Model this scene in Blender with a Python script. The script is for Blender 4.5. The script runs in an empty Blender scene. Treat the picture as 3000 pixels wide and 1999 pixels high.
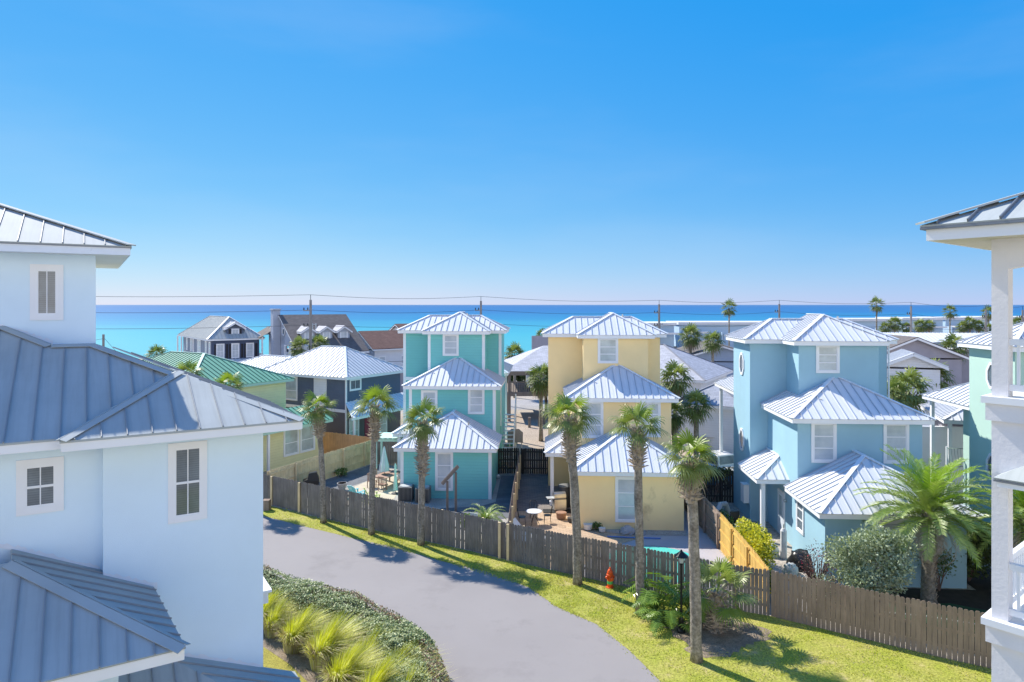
import bpy, math, random
from mathutils import Vector, Matrix, noise as mnoise
V = Vector
R = math.radians
CAM_H = 12.0; F = 2000.0; HZ = 893.0
sc = bpy.context.scene
col = sc.collection
rng = random.Random(7)

def G(px, py, z=0.0):                     # point of the photo resting at height z
    d = (CAM_H - z) * F / (py - HZ)
    return V(((px - 1500) / F * d, d, z))
def P(px, py, d):
    return V(((px - 1500) / F * d, d, CAM_H - (py - HZ) / F * d))

# ---------------------------------------------------------------- materials
def nt(m):
    m.use_nodes = True
    return m.node_tree
def mat(name, c, rough=.7, metal=0, var=.12, vs=1.5, c2=None, bump=0, bs=40, spec=.4, lap=0, ribs=0,
        shingle=0, streak=0, grain=0, trans=0, stripes=0, fine=0, coat=0, brick=0, stain=None, stain_s=.5, stain_lo=.55, wave=None):
    m = bpy.data.materials.new(name); t = nt(m); N = t.nodes; L = t.links
    b = N['Principled BSDF']; out = N['Material Output']
    b.inputs['Roughness'].default_value = rough
    b.inputs['Metallic'].default_value = metal
    b.inputs['Specular IOR Level'].default_value = spec
    if coat: b.inputs['Coat Weight'].default_value = coat
    tc = N.new('ShaderNodeTexCoord'); co = tc.outputs['Object']; uv = tc.outputs['UV']
    def noise(s, d=4, vec=co, r=.6):
        n = N.new('ShaderNodeTexNoise'); n.inputs['Scale'].default_value = s; n.inputs['Detail'].default_value = d
        n.inputs['Roughness'].default_value = r
        L.new(vec, n.inputs['Vector']); return n.outputs['Fac']
    def ramp(fac, lo, hi):
        r = N.new('ShaderNodeMapRange'); r.inputs['From Min'].default_value = lo; r.inputs['From Max'].default_value = hi
        L.new(fac, r.inputs['Value']); return r.outputs['Result']
    def mix(fac, a, bb, mode='MIX'):
        x = N.new('ShaderNodeMix'); x.data_type = 'RGBA'; x.blend_type = mode
        if isinstance(fac, (int, float)): x.inputs[0].default_value = fac
        else: L.new(fac, x.inputs[0])
        for i, q in ((6, a), (7, bb)):
            if isinstance(q, (tuple, list)): x.inputs[i].default_value = (*q[:3], 1)
            else: L.new(q, x.inputs[i])
        return x.outputs[2]
    def mapping(vec, sx, sy, sz):
        mp = N.new('ShaderNodeMapping'); mp.inputs['Scale'].default_value = (sx, sy, sz); L.new(vec, mp.inputs['Vector']); return mp.outputs[0]
    if c2 is None:
        c2 = tuple(max(0, x * (1 - 2.2 * var)) for x in c)
    colr = mix(ramp(noise(vs, 6), .3, .7), c, c2)
    if fine: colr = mix(ramp(noise(fine, 2), .35, .65), colr, mix(1.0, colr, (.55, .55, .5), 'MULTIPLY'))
    if stain is not None:
        colr = mix(ramp(noise(stain_s, 8, mapping(co, 1, 1, .6), .7), stain_lo, stain_lo + .14), colr, stain)
    if streak:
        colr = mix(ramp(noise(1, 4, mapping(uv, 9, .5, 1)), .45, .75), colr, mix(1.0, colr, (1 - streak,) * 3, 'MULTIPLY'))
    if grain:
        colr = mix(ramp(noise(1, 5, mapping(co, 9, 9, .9)), .3, .7), colr, mix(1.0, colr, (1 - grain,) * 3, 'MULTIPLY'))
    h = None
    def addh(x, k):
        nonlocal h
        mu = N.new('ShaderNodeMath'); mu.operation = 'MULTIPLY'; L.new(x, mu.inputs[0]); mu.inputs[1].default_value = k
        if h is None: h = mu.outputs[0]
        else:
            ad = N.new('ShaderNodeMath'); ad.operation = 'ADD'; L.new(h, ad.inputs[0]); L.new(mu.outputs[0], ad.inputs[1]); h = ad.outputs[0]
    def frac(vecout, axis, period):
        s = N.new('ShaderNodeSeparateXYZ'); L.new(vecout, s.inputs[0])
        d = N.new('ShaderNodeMath'); d.operation = 'DIVIDE'; L.new(s.outputs[axis], d.inputs[0]); d.inputs[1].default_value = period
        f = N.new('ShaderNodeMath'); f.operation = 'FRACT'; L.new(d.outputs[0], f.inputs[0]); return f.outputs[0]
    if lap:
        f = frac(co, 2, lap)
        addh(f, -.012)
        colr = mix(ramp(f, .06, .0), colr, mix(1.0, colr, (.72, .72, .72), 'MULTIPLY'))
    if stripes:
        f = frac(co, 2, stripes)
        colr = mix(ramp(f, .25, .2), colr, mix(1.0, colr, (.62, .64, .66), 'MULTIPLY'))
    if ribs:
        w = N.new('ShaderNodeTexWave'); w.wave_type = 'BANDS'; w.bands_direction = 'X'; w.inputs['Scale'].default_value = ribs
        L.new(uv, w.inputs['Vector']); addh(w.outputs['Fac'], .0025)
    if shingle or brick:
        bt = N.new('ShaderNodeTexBrick'); bt.inputs['Scale'].default_value = 1
        k = shingle or brick
        bt.inputs['Brick Width'].default_value = k * 2; bt.inputs['Row Height'].default_value = k
        bt.inputs['Mortar Size'].default_value = .012; bt.inputs['Color1'].default_value = (1, 1, 1, 1)
        bt.inputs['Color2'].default_value = (.78, .78, .78, 1); bt.inputs['Mortar'].default_value = (.6, .6, .6, 1)
        L.new(uv if shingle else co, bt.inputs['Vector'])
        colr = mix(1.0, colr, bt.outputs['Color'], 'MULTIPLY')
    if bump: addh(noise(bs, 5), bump)
    L.new(colr, b.inputs['Base Color'])
    if h is not None:
        bp = N.new('ShaderNodeBump'); bp.inputs['Strength'].default_value = 1; bp.inputs['Distance'].default_value = 1
        L.new(h, bp.inputs['Height']); L.new(bp.outputs[0], b.inputs['Normal'])
    if trans:
        tr = N.new('ShaderNodeBsdfTranslucent'); L.new(mix(1.0, colr, (1.1, 1.2, .5), 'MULTIPLY'), tr.inputs[0])
        ms = N.new('ShaderNodeMixShader'); ms.inputs[0].default_value = trans
        L.new(b.outputs[0], ms.inputs[1]); L.new(tr.outputs[0], ms.inputs[2]); L.new(ms.outputs[0], out.inputs[0])
    return m

M = {}
M['white'] = mat('white_paint', (.80, .81, .83), .5, var=.03, vs=.8)
M['white_stucco'] = mat('white_stucco', (.76, .74, .75), .8, var=.05, vs=1, bump=.005, bs=14)
M['left_stucco'] = mat('pale_aqua_stucco', (.68, .82, .92), .85, var=.03, vs=.5, bump=.004, bs=60)
M['trim_old'] = mat('weathered_white_fascia', (.74, .79, .86), .6, var=.04, vs=3, stain=(.36, .38, .42), stain_s=2.2, stain_lo=.63)
M['soffit'] = mat('cream_soffit', (.62, .58, .50), .8, var=.06, vs=4)
M['zinc'] = mat('weathered_grey_metal_roof', (.42, .455, .455), .7, metal=0, var=.06, vs=.7, streak=.13, spec=.12, ribs=.35)
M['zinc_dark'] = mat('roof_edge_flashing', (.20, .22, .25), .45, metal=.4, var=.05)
M['galv'] = mat('bright_galvanised_roof', (.70, .71, .74), .5, metal=0, var=.03, vs=.5, streak=.10, ribs=1.6, spec=.35)
M['galv_plain'] = mat('white_metal_roof', (.68, .69, .71), .5, metal=0, var=.04, vs=.5, streak=.12, spec=.35)
M['seam'] = mat('darker_roof_seam', (.46, .49, .54), .6, var=.05)  # seams in a darker grey than the metal panels
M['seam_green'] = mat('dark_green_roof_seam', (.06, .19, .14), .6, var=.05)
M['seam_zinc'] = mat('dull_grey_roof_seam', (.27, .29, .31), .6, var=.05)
M['hipcap'] = mat('pale_ridge_cap', (.74, .77, .82), .5, var=.03)
M['green_roof'] = mat('green_metal_roof', (.17, .42, .30), .7, metal=0, var=.05, vs=.5, streak=.12, spec=.15)
M['green_trim'] = mat('pale_green_trim', (.42, .62, .52), .5, var=.03)
M['teal'] = mat('teal_lap_siding', (.18, .55, .54), .6, var=.04, vs=.5, lap=.19)
M['teal_trim'] = mat('white_corner_trim', (.78, .83, .86), .5, var=.03)
M['yellow'] = mat('yellow_stucco', (.96, .73, .38), .85, var=.04, vs=.6, bump=.006, bs=30, stain=(.52, .38, .21), stain_s=.45, stain_lo=.60)
M['blue'] = mat('blue_stucco', (.32, .52, .62), .85, var=.04, vs=.6, bump=.005, bs=30)
M['mint'] = mat('mint_stucco', (.44, .62, .54), .85, var=.03, vs=.6, bump=.005, bs=30)
M['navy'] = mat('navy_lap_siding', (.06, .085, .155), .6, var=.05, lap=.2)
M['navy_grey'] = mat('slate_siding', (.22, .26, .34), .6, var=.05, lap=.2)
M['shutter'] = mat('black_shutter', (.012, .014, .025), .5)
M['slate_wall'] = mat('slate_blue_siding', (.10, .13, .19), .65, var=.06, lap=.22)
M['taupe_wall'] = mat('taupe_board_siding', (.13, .12, .13), .7, var=.05)
M['pale_yellow'] = mat('pale_yellow_siding', (.76, .72, .42), .7, var=.03, lap=.2)
M['strong_yellow'] = mat('yellow_siding', (.78, .60, .16), .7, var=.03)
M['grey_siding'] = mat('grey_lap_siding', (.40, .44, .52), .7, var=.04, lap=.2)
M['blue_siding'] = mat('blue_grey_lap_siding', (.30, .38, .52), .7, var=.04, lap=.22)
M['white_siding'] = mat('white_lap_siding', (.70, .72, .76), .6, var=.03, lap=.2)
M['mauve_wall'] = mat('mauve_grey_stucco', (.33, .32, .37), .85, var=.05)
M['condo'] = mat('pale_blue_condo_wall', (.42, .56, .70), .8, var=.05, vs=.15)
M['shingle_taupe'] = mat('taupe_shingles', (.19, .165, .155), .9, var=.10, vs=1, shingle=.22)
M['shingle_brown'] = mat('rust_brown_shingles', (.20, .105, .085), .9, var=.10, vs=1, shingle=.22)
M['shingle_pale'] = mat('pale_grey_shingles', (.52, .52, .56), .85, var=.06, vs=1, shingle=.24)
M['shingle_blue'] = mat('grey_shingles', (.40, .42, .48), .85, var=.06, vs=1, shingle=.24)
M['glass_blind'] = mat('window_glass_with_white_blinds', (.66, .69, .72), .08, c2=(.42, .48, .53), vs=.9, stripes=.06, spec=.8, bump=.0009, bs=2.5)
M['glass_dark'] = mat('dark_window_glass', (.15, .19, .22), .05, var=.2, vs=2, spec=.9, bump=.0012, bs=2.0, stripes=.05)
M['glass_curtain'] = mat('window_glass_with_curtain', (.50, .57, .58), .08, var=.14, vs=1.6, spec=.8, bump=.0012, bs=2)
M['oldfence'] = mat('weathered_grey_brown_wood', (.31, .27, .24), .9, var=.16, vs=1.2, grain=.35, bump=.004, bs=30)
M['oldfence2'] = mat('weathered_brown_wood', (.38, .285, .225), .9, var=.14, vs=1.0, grain=.3, bump=.004, bs=30)
M['pine'] = mat('fresh_pine_boards', (.90, .71, .42), .8, var=.14, vs=1.4, grain=.22, stain=(.33, .24, .10), stain_s=3, stain_lo=.66)
M['pine_orange'] = mat('golden_pine_boards', (.74, .46, .12), .8, var=.10, vs=1.4, grain=.2)
M['cedar'] = mat('orange_cedar_boards', (.60, .36, .17), .8, var=.1, vs=1.4, grain=.25)
M['darkfence'] = mat('dark_stained_boards', (.06, .055, .05), .9, var=.12, grain=.3)
M['trunk'] = mat('palm_bark', (.44, .39, .33), .95, vs=3.5, c2=(.20, .17, .14), bump=.03, bs=11, fine=12)
M['boot'] = mat('dry_palm_leaf_bases', (.50, .42, .33), .9, var=.22, vs=7, c2=(.22, .175, .13))
M['deadfrond'] = mat('dead_palm_fronds', (.40, .34, .26), .9, var=.2, vs=5, trans=.2)
M['sabal'] = mat('palm_leaf', (.14, .20, .04), .42, var=.2, vs=2.2, c2=(.33, .36, .13), trans=.25, spec=.5)
M['sabal_young'] = mat('young_palm_leaf', (.27, .36, .05), .42, var=.15, vs=2, trans=.35, spec=.5)
M['farpalm'] = mat('far_palm_leaf', (.10, .15, .035), .6, var=.2, vs=2.2, c2=(.19, .22, .07), trans=.15)
M['date'] = mat('date_palm_leaf', (.20, .30, .07), .40, var=.2, vs=1.4, c2=(.36, .44, .13), trans=.25, spec=.55)
M['date_young'] = mat('bright_young_frond', (.30, .45, .05), .40, var=.12, vs=1.4, trans=.35, spec=.5)
M['greyfrond'] = mat('dead_grey_frond', (.46, .42, .40), .9, var=.15, vs=4, trans=.15)
M['hedge'] = mat('hedge_leaf', (.19, .26, .08), .5, var=.2, vs=4, c2=(.42, .45, .22), spec=.5, trans=.1)
M['hedge_red'] = mat('reddish_new_leaf', (.36, .22, .14), .5, var=.2, vs=4, trans=.2)
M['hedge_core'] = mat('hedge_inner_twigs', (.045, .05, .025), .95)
M['blade'] = mat('ornamental_grass_blade', (.62, .64, .20), .6, var=.12, vs=.9, c2=(.74, .66, .38), trans=.35)
M['blade2'] = mat('yellow_green_grass_blade', (.66, .66, .05), .6, var=.15, vs=.9, trans=.35)
M['drygrass'] = mat('dry_grass_blade', (.52, .42, .27), .8, var=.15, vs=2, trans=.2)
M['lawngrass'] = mat('lawn_grass_blade', (.46, .53, .05), .7, var=.15, vs=.8, c2=(.60, .54, .16), trans=.3)
M['philo'] = mat('glossy_lobed_leaf', (.26, .38, .05), .3, var=.2, vs=2.5, c2=(.12, .22, .03), trans=.25, spec=.6)
M['silver'] = mat('silvery_green_leaf', (.42, .48, .33), .5, var=.15, vs=1.5, c2=(.26, .32, .18), trans=.15)
M['yellowleaf'] = mat('bright_yellow_leaf', (.85, .72, .05), .6, var=.1, vs=2, c2=(.40, .44, .05), trans=.25)
M['twig'] = mat('bare_brown_twig', (.22, .15, .12), .9, var=.1)
M['redflower'] = mat('red_flower', (.75, .04, .08), .6)
M['seagrape'] = mat('green_shrub_leaf', (.13, .22, .05), .5, var=.2, vs=2, trans=.2)
M['metal_dark'] = mat('black_painted_metal', (.015, .018, .02), .35, metal=.3)
M['steel'] = mat('brushed_steel', (.55, .55, .55), .3, metal=.8)
M['ac'] = mat('grey_ac_cabinet', (.22, .225, .22), .55, metal=.2)
M['ac_dark'] = mat('dark_coil', (.03, .03, .032), .7)
M['ac_light'] = mat('pale_fan_top', (.5, .51, .5), .5)
M['hydrant'] = mat('orange_red_hydrant_paint', (.80, .10, .012), .4, var=.06, vs=8)
M['hydrant_g'] = mat('green_band', (.12, .55, .15), .5)
M['concrete'] = mat('pale_concrete', (.46, .44, .45), .9, var=.07, vs=.7, fine=25)
M['concrete_pool'] = mat('grey_pool_deck', (.42, .40, .42), .85, var=.06, vs=.6)
M['paver'] = mat('tan_brick_pavers', (.58, .42, .28), .9, var=.08, vs=.9, brick=.16)
M['slate'] = mat('slate_flagstones', (.17, .18, .20), .8, var=.15, vs=.8, brick=.55)
M['wetpaver'] = mat('mossy_grey_pavers', (.17, .15, .155), .9, var=.2, vs=.7, c2=(.28, .24, .20), brick=.16)
M['gravel'] = mat('white_shell_gravel', (.56, .53, .50), .95, var=.15, vs=1, fine=22, bump=.02, bs=25)
M['patio'] = mat('cream_patio_concrete', (.58, .50, .38), .9, var=.08, vs=.8)
M['sand'] = mat('pale_sand_ground', (.56, .49, .42), .95, var=.08, vs=.08, c2=(.44, .39, .35), fine=6)
M['sandlot'] = mat('tan_sandy_lot', (.56, .45, .36), .95, var=.1, vs=.25, fine=8)
M['asphalt'] = mat('worn_grey_asphalt', (.285, .262, .255), .85, var=.05, vs=.16, fine=0, bump=.003, bs=60, stain=(.235, .215, .21), stain_s=.42, stain_lo=.53)
M['lawn'] = mat('sunlit_lawn', (.35, .40, .03), .9, var=.2, vs=.9, c2=(.49, .43, .12), fine=14, bump=.02, bs=22, stain=(.50, .41, .20), stain_s=.9, stain_lo=.57)
M['lawn_dry'] = mat('yellow_lawn', (.44, .39, .07), .9, var=.12, vs=.9, fine=18, bump=.03, bs=30)
M['mulch'] = mat('pine_straw_mulch', (.42, .34, .26), .95, var=.2, vs=3, c2=(.24, .18, .13), fine=30, bump=.03, bs=30)
M['darksoil'] = mat('dark_soil', (.06, .045, .035), .95, var=.2, vs=3)
M['turf'] = mat('dark_green_turf', (.035, .10, .045), .9, var=.1, vs=4)
M['pool'] = mat('turquoise_pool_water', (.10, .62, .52), .08, var=.05, spec=.6, bump=.004, bs=3)
M['tealplastic'] = mat('turquoise_plastic', (.12, .55, .62), .5)
M['limeplastic'] = mat('lime_plastic', (.50, .62, .18), .5)
M['terra'] = mat('reddish_wood_table', (.44, .27, .20), .7, var=.1, grain=.2)
M['canvas'] = mat('pale_green_canvas', (.66, .76, .72), .8, var=.05, vs=3)
M['mint_paint'] = mat('mint_painted_wood', (.50, .74, .66), .6, var=.04)
M['greypost'] = mat('grey_weathered_post', (.24, .20, .175), .9, grain=.3)
M['pole'] = mat('power_pole_wood', (.30, .28, .27), .9, grain=.2)
M['polegrey'] = mat('transformer_grey', (.45, .48, .5), .5)
M['wire'] = mat('power_cable', (.05, .055, .07), .6)
M['bluecar'] = mat('blue_car_paint', (.03, .30, .60), .25, coat=.6)
M['whitecar'] = mat('white_car_paint', (.78, .77, .78), .3, coat=.4)
M['rubber'] = mat('black_rubber', (.02, .02, .02), .8)
M['bin_green'] = mat('green_bin_plastic', (.02, .30, .19), .5)
M['bin_cyan'] = mat('cyan_lid_plastic', (.03, .55, .70), .5)
M['bin_dark'] = mat('dark_grey_plastic', (.06, .062, .07), .55)
M['bag'] = mat('white_plastic_bag', (.66, .69, .73), .35, var=.1, vs=5, trans=.25)
M['blackbag'] = mat('black_plastic_bag', (.01, .011, .014), .3)
M['terracotta'] = mat('terracotta_pot', (.35, .20, .13), .8)
M['rock'] = mat('pale_rock', (.42, .41, .42), .9, var=.15, vs=2, bump=.03, bs=5)
M['ceramic'] = mat('white_ceramic', (.75, .74, .72), .4)
M['bluetube'] = mat('blue_hose', (.10, .22, .55), .5)
M['door'] = mat('white_door_paint', (.70, .77, .84), .5)
M['reddoor'] = mat('red_door_paint', (.30, .03, .07), .5)
M['foliage_far'] = mat('far_shrub_leaf', (.11, .15, .05), .7, var=.2, vs=1, trans=.1)
M['darkroof'] = mat('dark_flat_roof', (.05, .06, .085), .6)
M['condo_roof'] = mat('pale_condo_roof', (.66, .66, .67), .7, var=.05)
M['cream_box'] = mat('cream_frame', (.7, .68, .62), .6)

# sea: bands of sand bars, turquoise inshore and deep blue offshore
def sea_mat():
    m = bpy.data.materials.new('gulf_water'); t = nt(m); N = t.nodes; L = t.links
    b = N['Principled BSDF']; b.inputs['Roughness'].default_value = .5; b.inputs['Specular IOR Level'].default_value = .04
    tc = N.new('ShaderNodeTexCoord'); s = N.new('ShaderNodeSeparateXYZ'); L.new(tc.outputs['Object'], s.inputs[0])
    n = N.new('ShaderNodeTexNoise'); n.inputs['Scale'].default_value = 1; n.inputs['Detail'].default_value = 5
    mp = N.new('ShaderNodeMapping'); mp.inputs['Scale'].default_value = (.0012, .009, 1); L.new(tc.outputs['Object'], mp.inputs[0]); L.new(mp.outputs[0], n.inputs['Vector'])
    lg = N.new('ShaderNodeMath'); lg.operation = 'LOGARITHM'; L.new(s.outputs[1], lg.inputs[0]); lg.inputs[1].default_value = 10
    nm = N.new('ShaderNodeMath'); nm.operation = 'MULTIPLY_ADD'; L.new(n.outputs['Fac'], nm.inputs[0]); nm.inputs[1].default_value = .26; L.new(lg.outputs[0], nm.inputs[2])
    r = N.new('ShaderNodeValToRGB'); mr = N.new('ShaderNodeMapRange'); mr.inputs['From Min'].default_value = 2.3; mr.inputs['From Max'].default_value = 4.3
    L.new(nm.outputs[0], mr.inputs['Value']); L.new(mr.outputs[0], r.inputs[0])
    e = r.color_ramp.elements; e[0].position = 0; e[0].color = (.10, .37, .40, 1); e[1].position = 1; e[1].color = (.08, .17, .31, 1)
    for p, c in ((.20, (.06, .33, .41, 1)), (.36, (.035, .20, .36, 1)), (.50, (.035, .15, .33, 1)), (.75, (.045, .14, .31, 1))):
        x = e.new(p); x.color = c
    L.new(r.outputs[0], b.inputs['Base Color'])
    w = N.new('ShaderNodeTexNoise'); w.inputs['Scale'].default_value = .25; w.inputs['Detail'].default_value = 8; w.inputs['Roughness'].default_value = .7
    mp2 = N.new('ShaderNodeMapping'); mp2.inputs['Scale'].default_value = (.35, 1, 1); L.new(tc.outputs['Object'], mp2.inputs[0]); L.new(mp2.outputs[0], w.inputs['Vector'])
    bp = N.new('ShaderNodeBump'); bp.inputs['Strength'].default_value = .5; bp.inputs['Distance'].default_value = .6; L.new(w.outputs['Fac'], bp.inputs['Height']); L.new(bp.outputs[0], b.inputs['Normal'])
    return m
M['sea'] = sea_mat()

# ---------------------------------------------------------------- mesh builder
class MB:
    def __init__(s): s.v = []; s.f = []; s.mi = []; s.uv = []
    def add(s, vs, fs, mi=0, uvs=None):
        o = len(s.v); s.v += [tuple(x) for x in vs]
        for k, f in enumerate(fs):
            s.f.append([o + i for i in f]); s.mi.append(mi)
            s.uv.append(uvs[k] if uvs else None)
        return s
    def obox(s, o, a, b, c, mi=0):
        o = V(o); a = V(a); b = V(b); c = V(c)
        vs = [o, o + a, o + a + b, o + b, o + c, o + a + c, o + a + b + c, o + b + c]
        return s.add(vs, [(3, 2, 1, 0), (4, 5, 6, 7), (0, 1, 5, 4), (1, 2, 6, 5), (2, 3, 7, 6), (3, 0, 4, 7)], mi)
    def box(s, x0, x1, y0, y1, z0, z1, mi=0):
        return s.obox((x0, y0, z0), (x1 - x0, 0, 0), (0, y1 - y0, 0), (0, 0, z1 - z0), mi)
    def beam(s, p, q, w, h, up=(0, 0, 1), mi=0, lift=0):
        p = V(p); q = V(q); d = (q - p)
        sd = d.cross(V(up)); sd = sd.normalized() if sd.length > 1e-6 else V((1, 0, 0))
        u = sd.cross(d).normalized()
        return s.obox(p - sd * w / 2 - u * (h / 2 - lift), d, sd * w, u * h, mi)
    def prism(s, pts, dv, mi=0):
        n = len(pts); dv = V(dv); top = [V(p) for p in pts]; bot = [p + dv for p in top]
        fs = [tuple(range(n)), tuple(reversed(range(n, 2 * n)))] + [(i, n + i, n + (i + 1) % n, (i + 1) % n) for i in range(n)]
        return s.add(top + bot, fs, mi)
    def tube(s, pts, rs, n=8, mi=0, cap=True, jit=0):
        pts = [V(p) for p in pts]; vs = []; fs = []
        if isinstance(rs, (int, float)): rs = [rs] * len(pts)
        a = None
        for i, p in enumerate(pts):
            d = (pts[min(i + 1, len(pts) - 1)] - pts[max(i - 1, 0)]).normalized()
            if a is None: a = d.cross(V((0, 1, 0))) if abs(d.y) < .9 else d.cross(V((1, 0, 0)))
            a = (a - d * a.dot(d)).normalized(); b = d.cross(a)
            for k in range(n):
                t = 2 * math.pi * k / n; r = rs[i] * (1 + jit * (rng.random() - .5))
                vs.append(p + a * math.cos(t) * r + b * math.sin(t) * r)
        for i in range(len(pts) - 1):
            for k in range(n):
                k2 = (k + 1) % n; fs.append((i * n + k, i * n + k2, (i + 1) * n + k2, (i + 1) * n + k))
        if cap: fs.append(tuple(reversed(range(n)))); fs.append(tuple(range((len(pts) - 1) * n, len(pts) * n)))
        return s.add(vs, fs, mi)
    def lathe(s, c, prof, n=16, mi=0):       # prof: (r, z)
        c = V(c); return s.tube([c + V((0, 0, z)) for r, z in prof], [max(r, .001) for r, z in prof], n, mi)
    def build(s, name, mats, parent=None, smooth=False):
        me = bpy.data.meshes.new(name); me.from_pydata(s.v, [], s.f)
        mats = mats if isinstance(mats, (list, tuple)) else [mats]
        for m in mats: me.materials.append(M[m])
        if len(mats) > 1: me.polygons.foreach_set('material_index', s.mi)
        if any(u is not None for u in s.uv):
            ul = me.uv_layers.new(name='UVMap'); data = []
            for f, u in zip(s.f, s.uv):
                if u is None: data += [0, 0] * len(f)
                else:
                    for q in u: data += [q[0], q[1]]
            ul.data.foreach_set('uv', data)
        if smooth: me.polygons.foreach_set('use_smooth', [True] * len(me.polygons))
        me.update()
        o = bpy.data.objects.new(name, me); col.objects.link(o)
        if parent is not None: o.parent = parent
        return o

def tag(o, label=None, cat=None, group=None, kind=None):
    if label: o['label'] = label
    if cat: o['category'] = cat
    if group: o['group'] = group
    if kind: o['kind'] = kind
    return o
def thing(name, label, cat, loc=(0, 0, 0), rz=0, group=None):
    o = bpy.data.objects.new(name, None); o.empty_display_size = .3; col.objects.link(o)
    o.location = loc; o.rotation_euler = (0, 0, rz)
    return tag(o, label, cat, group)
def structure(o): o['kind'] = 'structure'; return o
def copy_thing(root, loc, rz=None, label=None, scale=None):
    def cp(o, par):
        c = o.copy(); col.objects.link(c); c.parent = par
        for ch in list(o.children): cp(ch, c)
        return c
    r = cp(root, None); r.location = loc
    if rz is not None: r.rotation_euler = (0, 0, rz)
    if scale: r.scale = (scale,) * 3
    if label: r['label'] = label
    return r
def flat(name, pts, z, m):
    mb = MB(); mb.add([(p[0], p[1], z) for p in pts], [tuple(range(len(pts)))])
    return structure(mb.build(name, m))

# ---------------------------------------------------------------- roofs
def clip_line(poly2, h):                     # intersections of the line x=h with the polygon (2D pts)
    ys = []
    for i in range(len(poly2)):
        (x0, y0), (x1, y1) = poly2[i], poly2[(i + 1) % len(poly2)]
        if (x0 - h) * (x1 - h) < 0: ys.append(y0 + (y1 - y0) * (h - x0) / (x1 - x0))
    ys.sort(); return list(zip(ys[::2], ys[1::2]))
def roof_face(mb, pts, spacing=.45, sw=.035, sh=.045, mi=0, off=.2, thick=.03, smi=None):
    pts = [V(p) for p in pts]
    n = (pts[1] - pts[0]).cross(pts[2] - pts[0]).normalized()
    if n.z < 0: n = -n; pts = pts[::-1]
    s = (V((0, 0, -1)) + n * n.z)
    s = s.normalized() if s.length > 1e-4 else V((0, -1, 0))
    h = n.cross(s); o = pts[0]
    p2 = [((p - o).dot(h), (p - o).dot(s)) for p in pts]
    N = len(pts); bot = [p - n * thick for p in pts]
    mb.add(pts + bot, [tuple(range(N)), tuple(reversed(range(N, 2 * N)))] + [(i, N + i, N + (i + 1) % N, (i + 1) % N) for i in range(N)],
           mi, [p2, [p2[i] for i in reversed(range(N))]] + [[(0, 0)] * 4] * N)
    if spacing:
        x0 = min(a for a, _ in p2); x1 = max(a for a, _ in p2)
        x = x0 + off * spacing + .02
        while x < x1:
            for ya, yb in clip_line(p2, x):
                if yb - ya > .12:
                    a = o + h * (x - sw / 2) + s * ya + n * .001
                    mb.obox(a, h * sw, s * (yb - ya), n * sh, mi if smi is None else smi)
            x += spacing

def hip_geo(u0, u1, v0, v1, z, sl, back='hip'):
    W = u1 - u0; D = v1 - v0
    c = {'fl': V((u0, v0, z)), 'fr': V((u1, v0, z)), 'bl': V((u0, v1, z)), 'br': V((u1, v1, z))}
    faces = []; hips = []
    if back == 'wall' or W <= D:
        h = W / 2; zr = z + sl * h; a = V((u0 + h, v0 + h, zr))
        if back == 'wall': b = V((u0 + h, v1, zr))
        else: b = V((u0 + h, v1 - h, zr))
        faces = [[c['fl'], c['fr'], a], [c['fr'], c['br'], b, a], [c['bl'], c['fl'], a, b]]
        hips = [(c['fl'], a), (c['fr'], a), (a, b)]
        if back != 'wall': faces.append([c['br'], c['bl'], b]); hips += [(c['bl'], b), (c['br'], b)]
    else:
        h = D / 2; zr = z + sl * h; a = V((u0 + h, v0 + h, zr)); b = V((u1 - h, v0 + h, zr))
        faces = [[c['fl'], c['fr'], b, a], [c['fr'], c['br'], b], [c['br'], c['bl'], a, b], [c['bl'], c['fl'], a]]
        hips = [(c['fl'], a), (c['bl'], a), (c['fr'], b), (c['br'], b), (a, b)]
    return c, faces, hips

def hip_roof(parent, u0, u1, v0, v1, z, sl, rm='galv_plain', tm='white', back='hip', sp=.45, fh=.2, cap='hipcap', capw=.2, sh=.045, sw=.035, seammat=None, soffit=True):
    c, faces, hips = hip_geo(u0, u1, v0, v1, z, sl, back)
    mb = MB()
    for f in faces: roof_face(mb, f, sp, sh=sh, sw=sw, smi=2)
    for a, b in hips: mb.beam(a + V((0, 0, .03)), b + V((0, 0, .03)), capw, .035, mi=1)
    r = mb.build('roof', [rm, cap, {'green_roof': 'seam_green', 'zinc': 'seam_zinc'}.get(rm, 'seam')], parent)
    fb = MB(); e = .05
    zt = z - .032
    fb.box(u0 + e, u1 - e, v0 + e, v0 + e + .04, zt - fh, zt)
    fb.box(u0 + e, u0 + e + .04, v0 + e + .04, v1 - e, zt - fh, zt)
    fb.box(u1 - e - .04, u1 - e, v0 + e + .04, v1 - e, zt - fh, zt)
    if back != 'wall': fb.box(u0 + e + .04, u1 - e - .04, v1 - e - .04, v1 - e, zt - fh, zt)
    fb.build('fascia', tm, r)
    if soffit:
        MB().box(u0 + e + .04, u1 - e - .04, v0 + e + .04, v1 - e - .04, zt - fh + .03, zt - fh + .05).build('soffit', tm, r)
    return r

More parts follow.
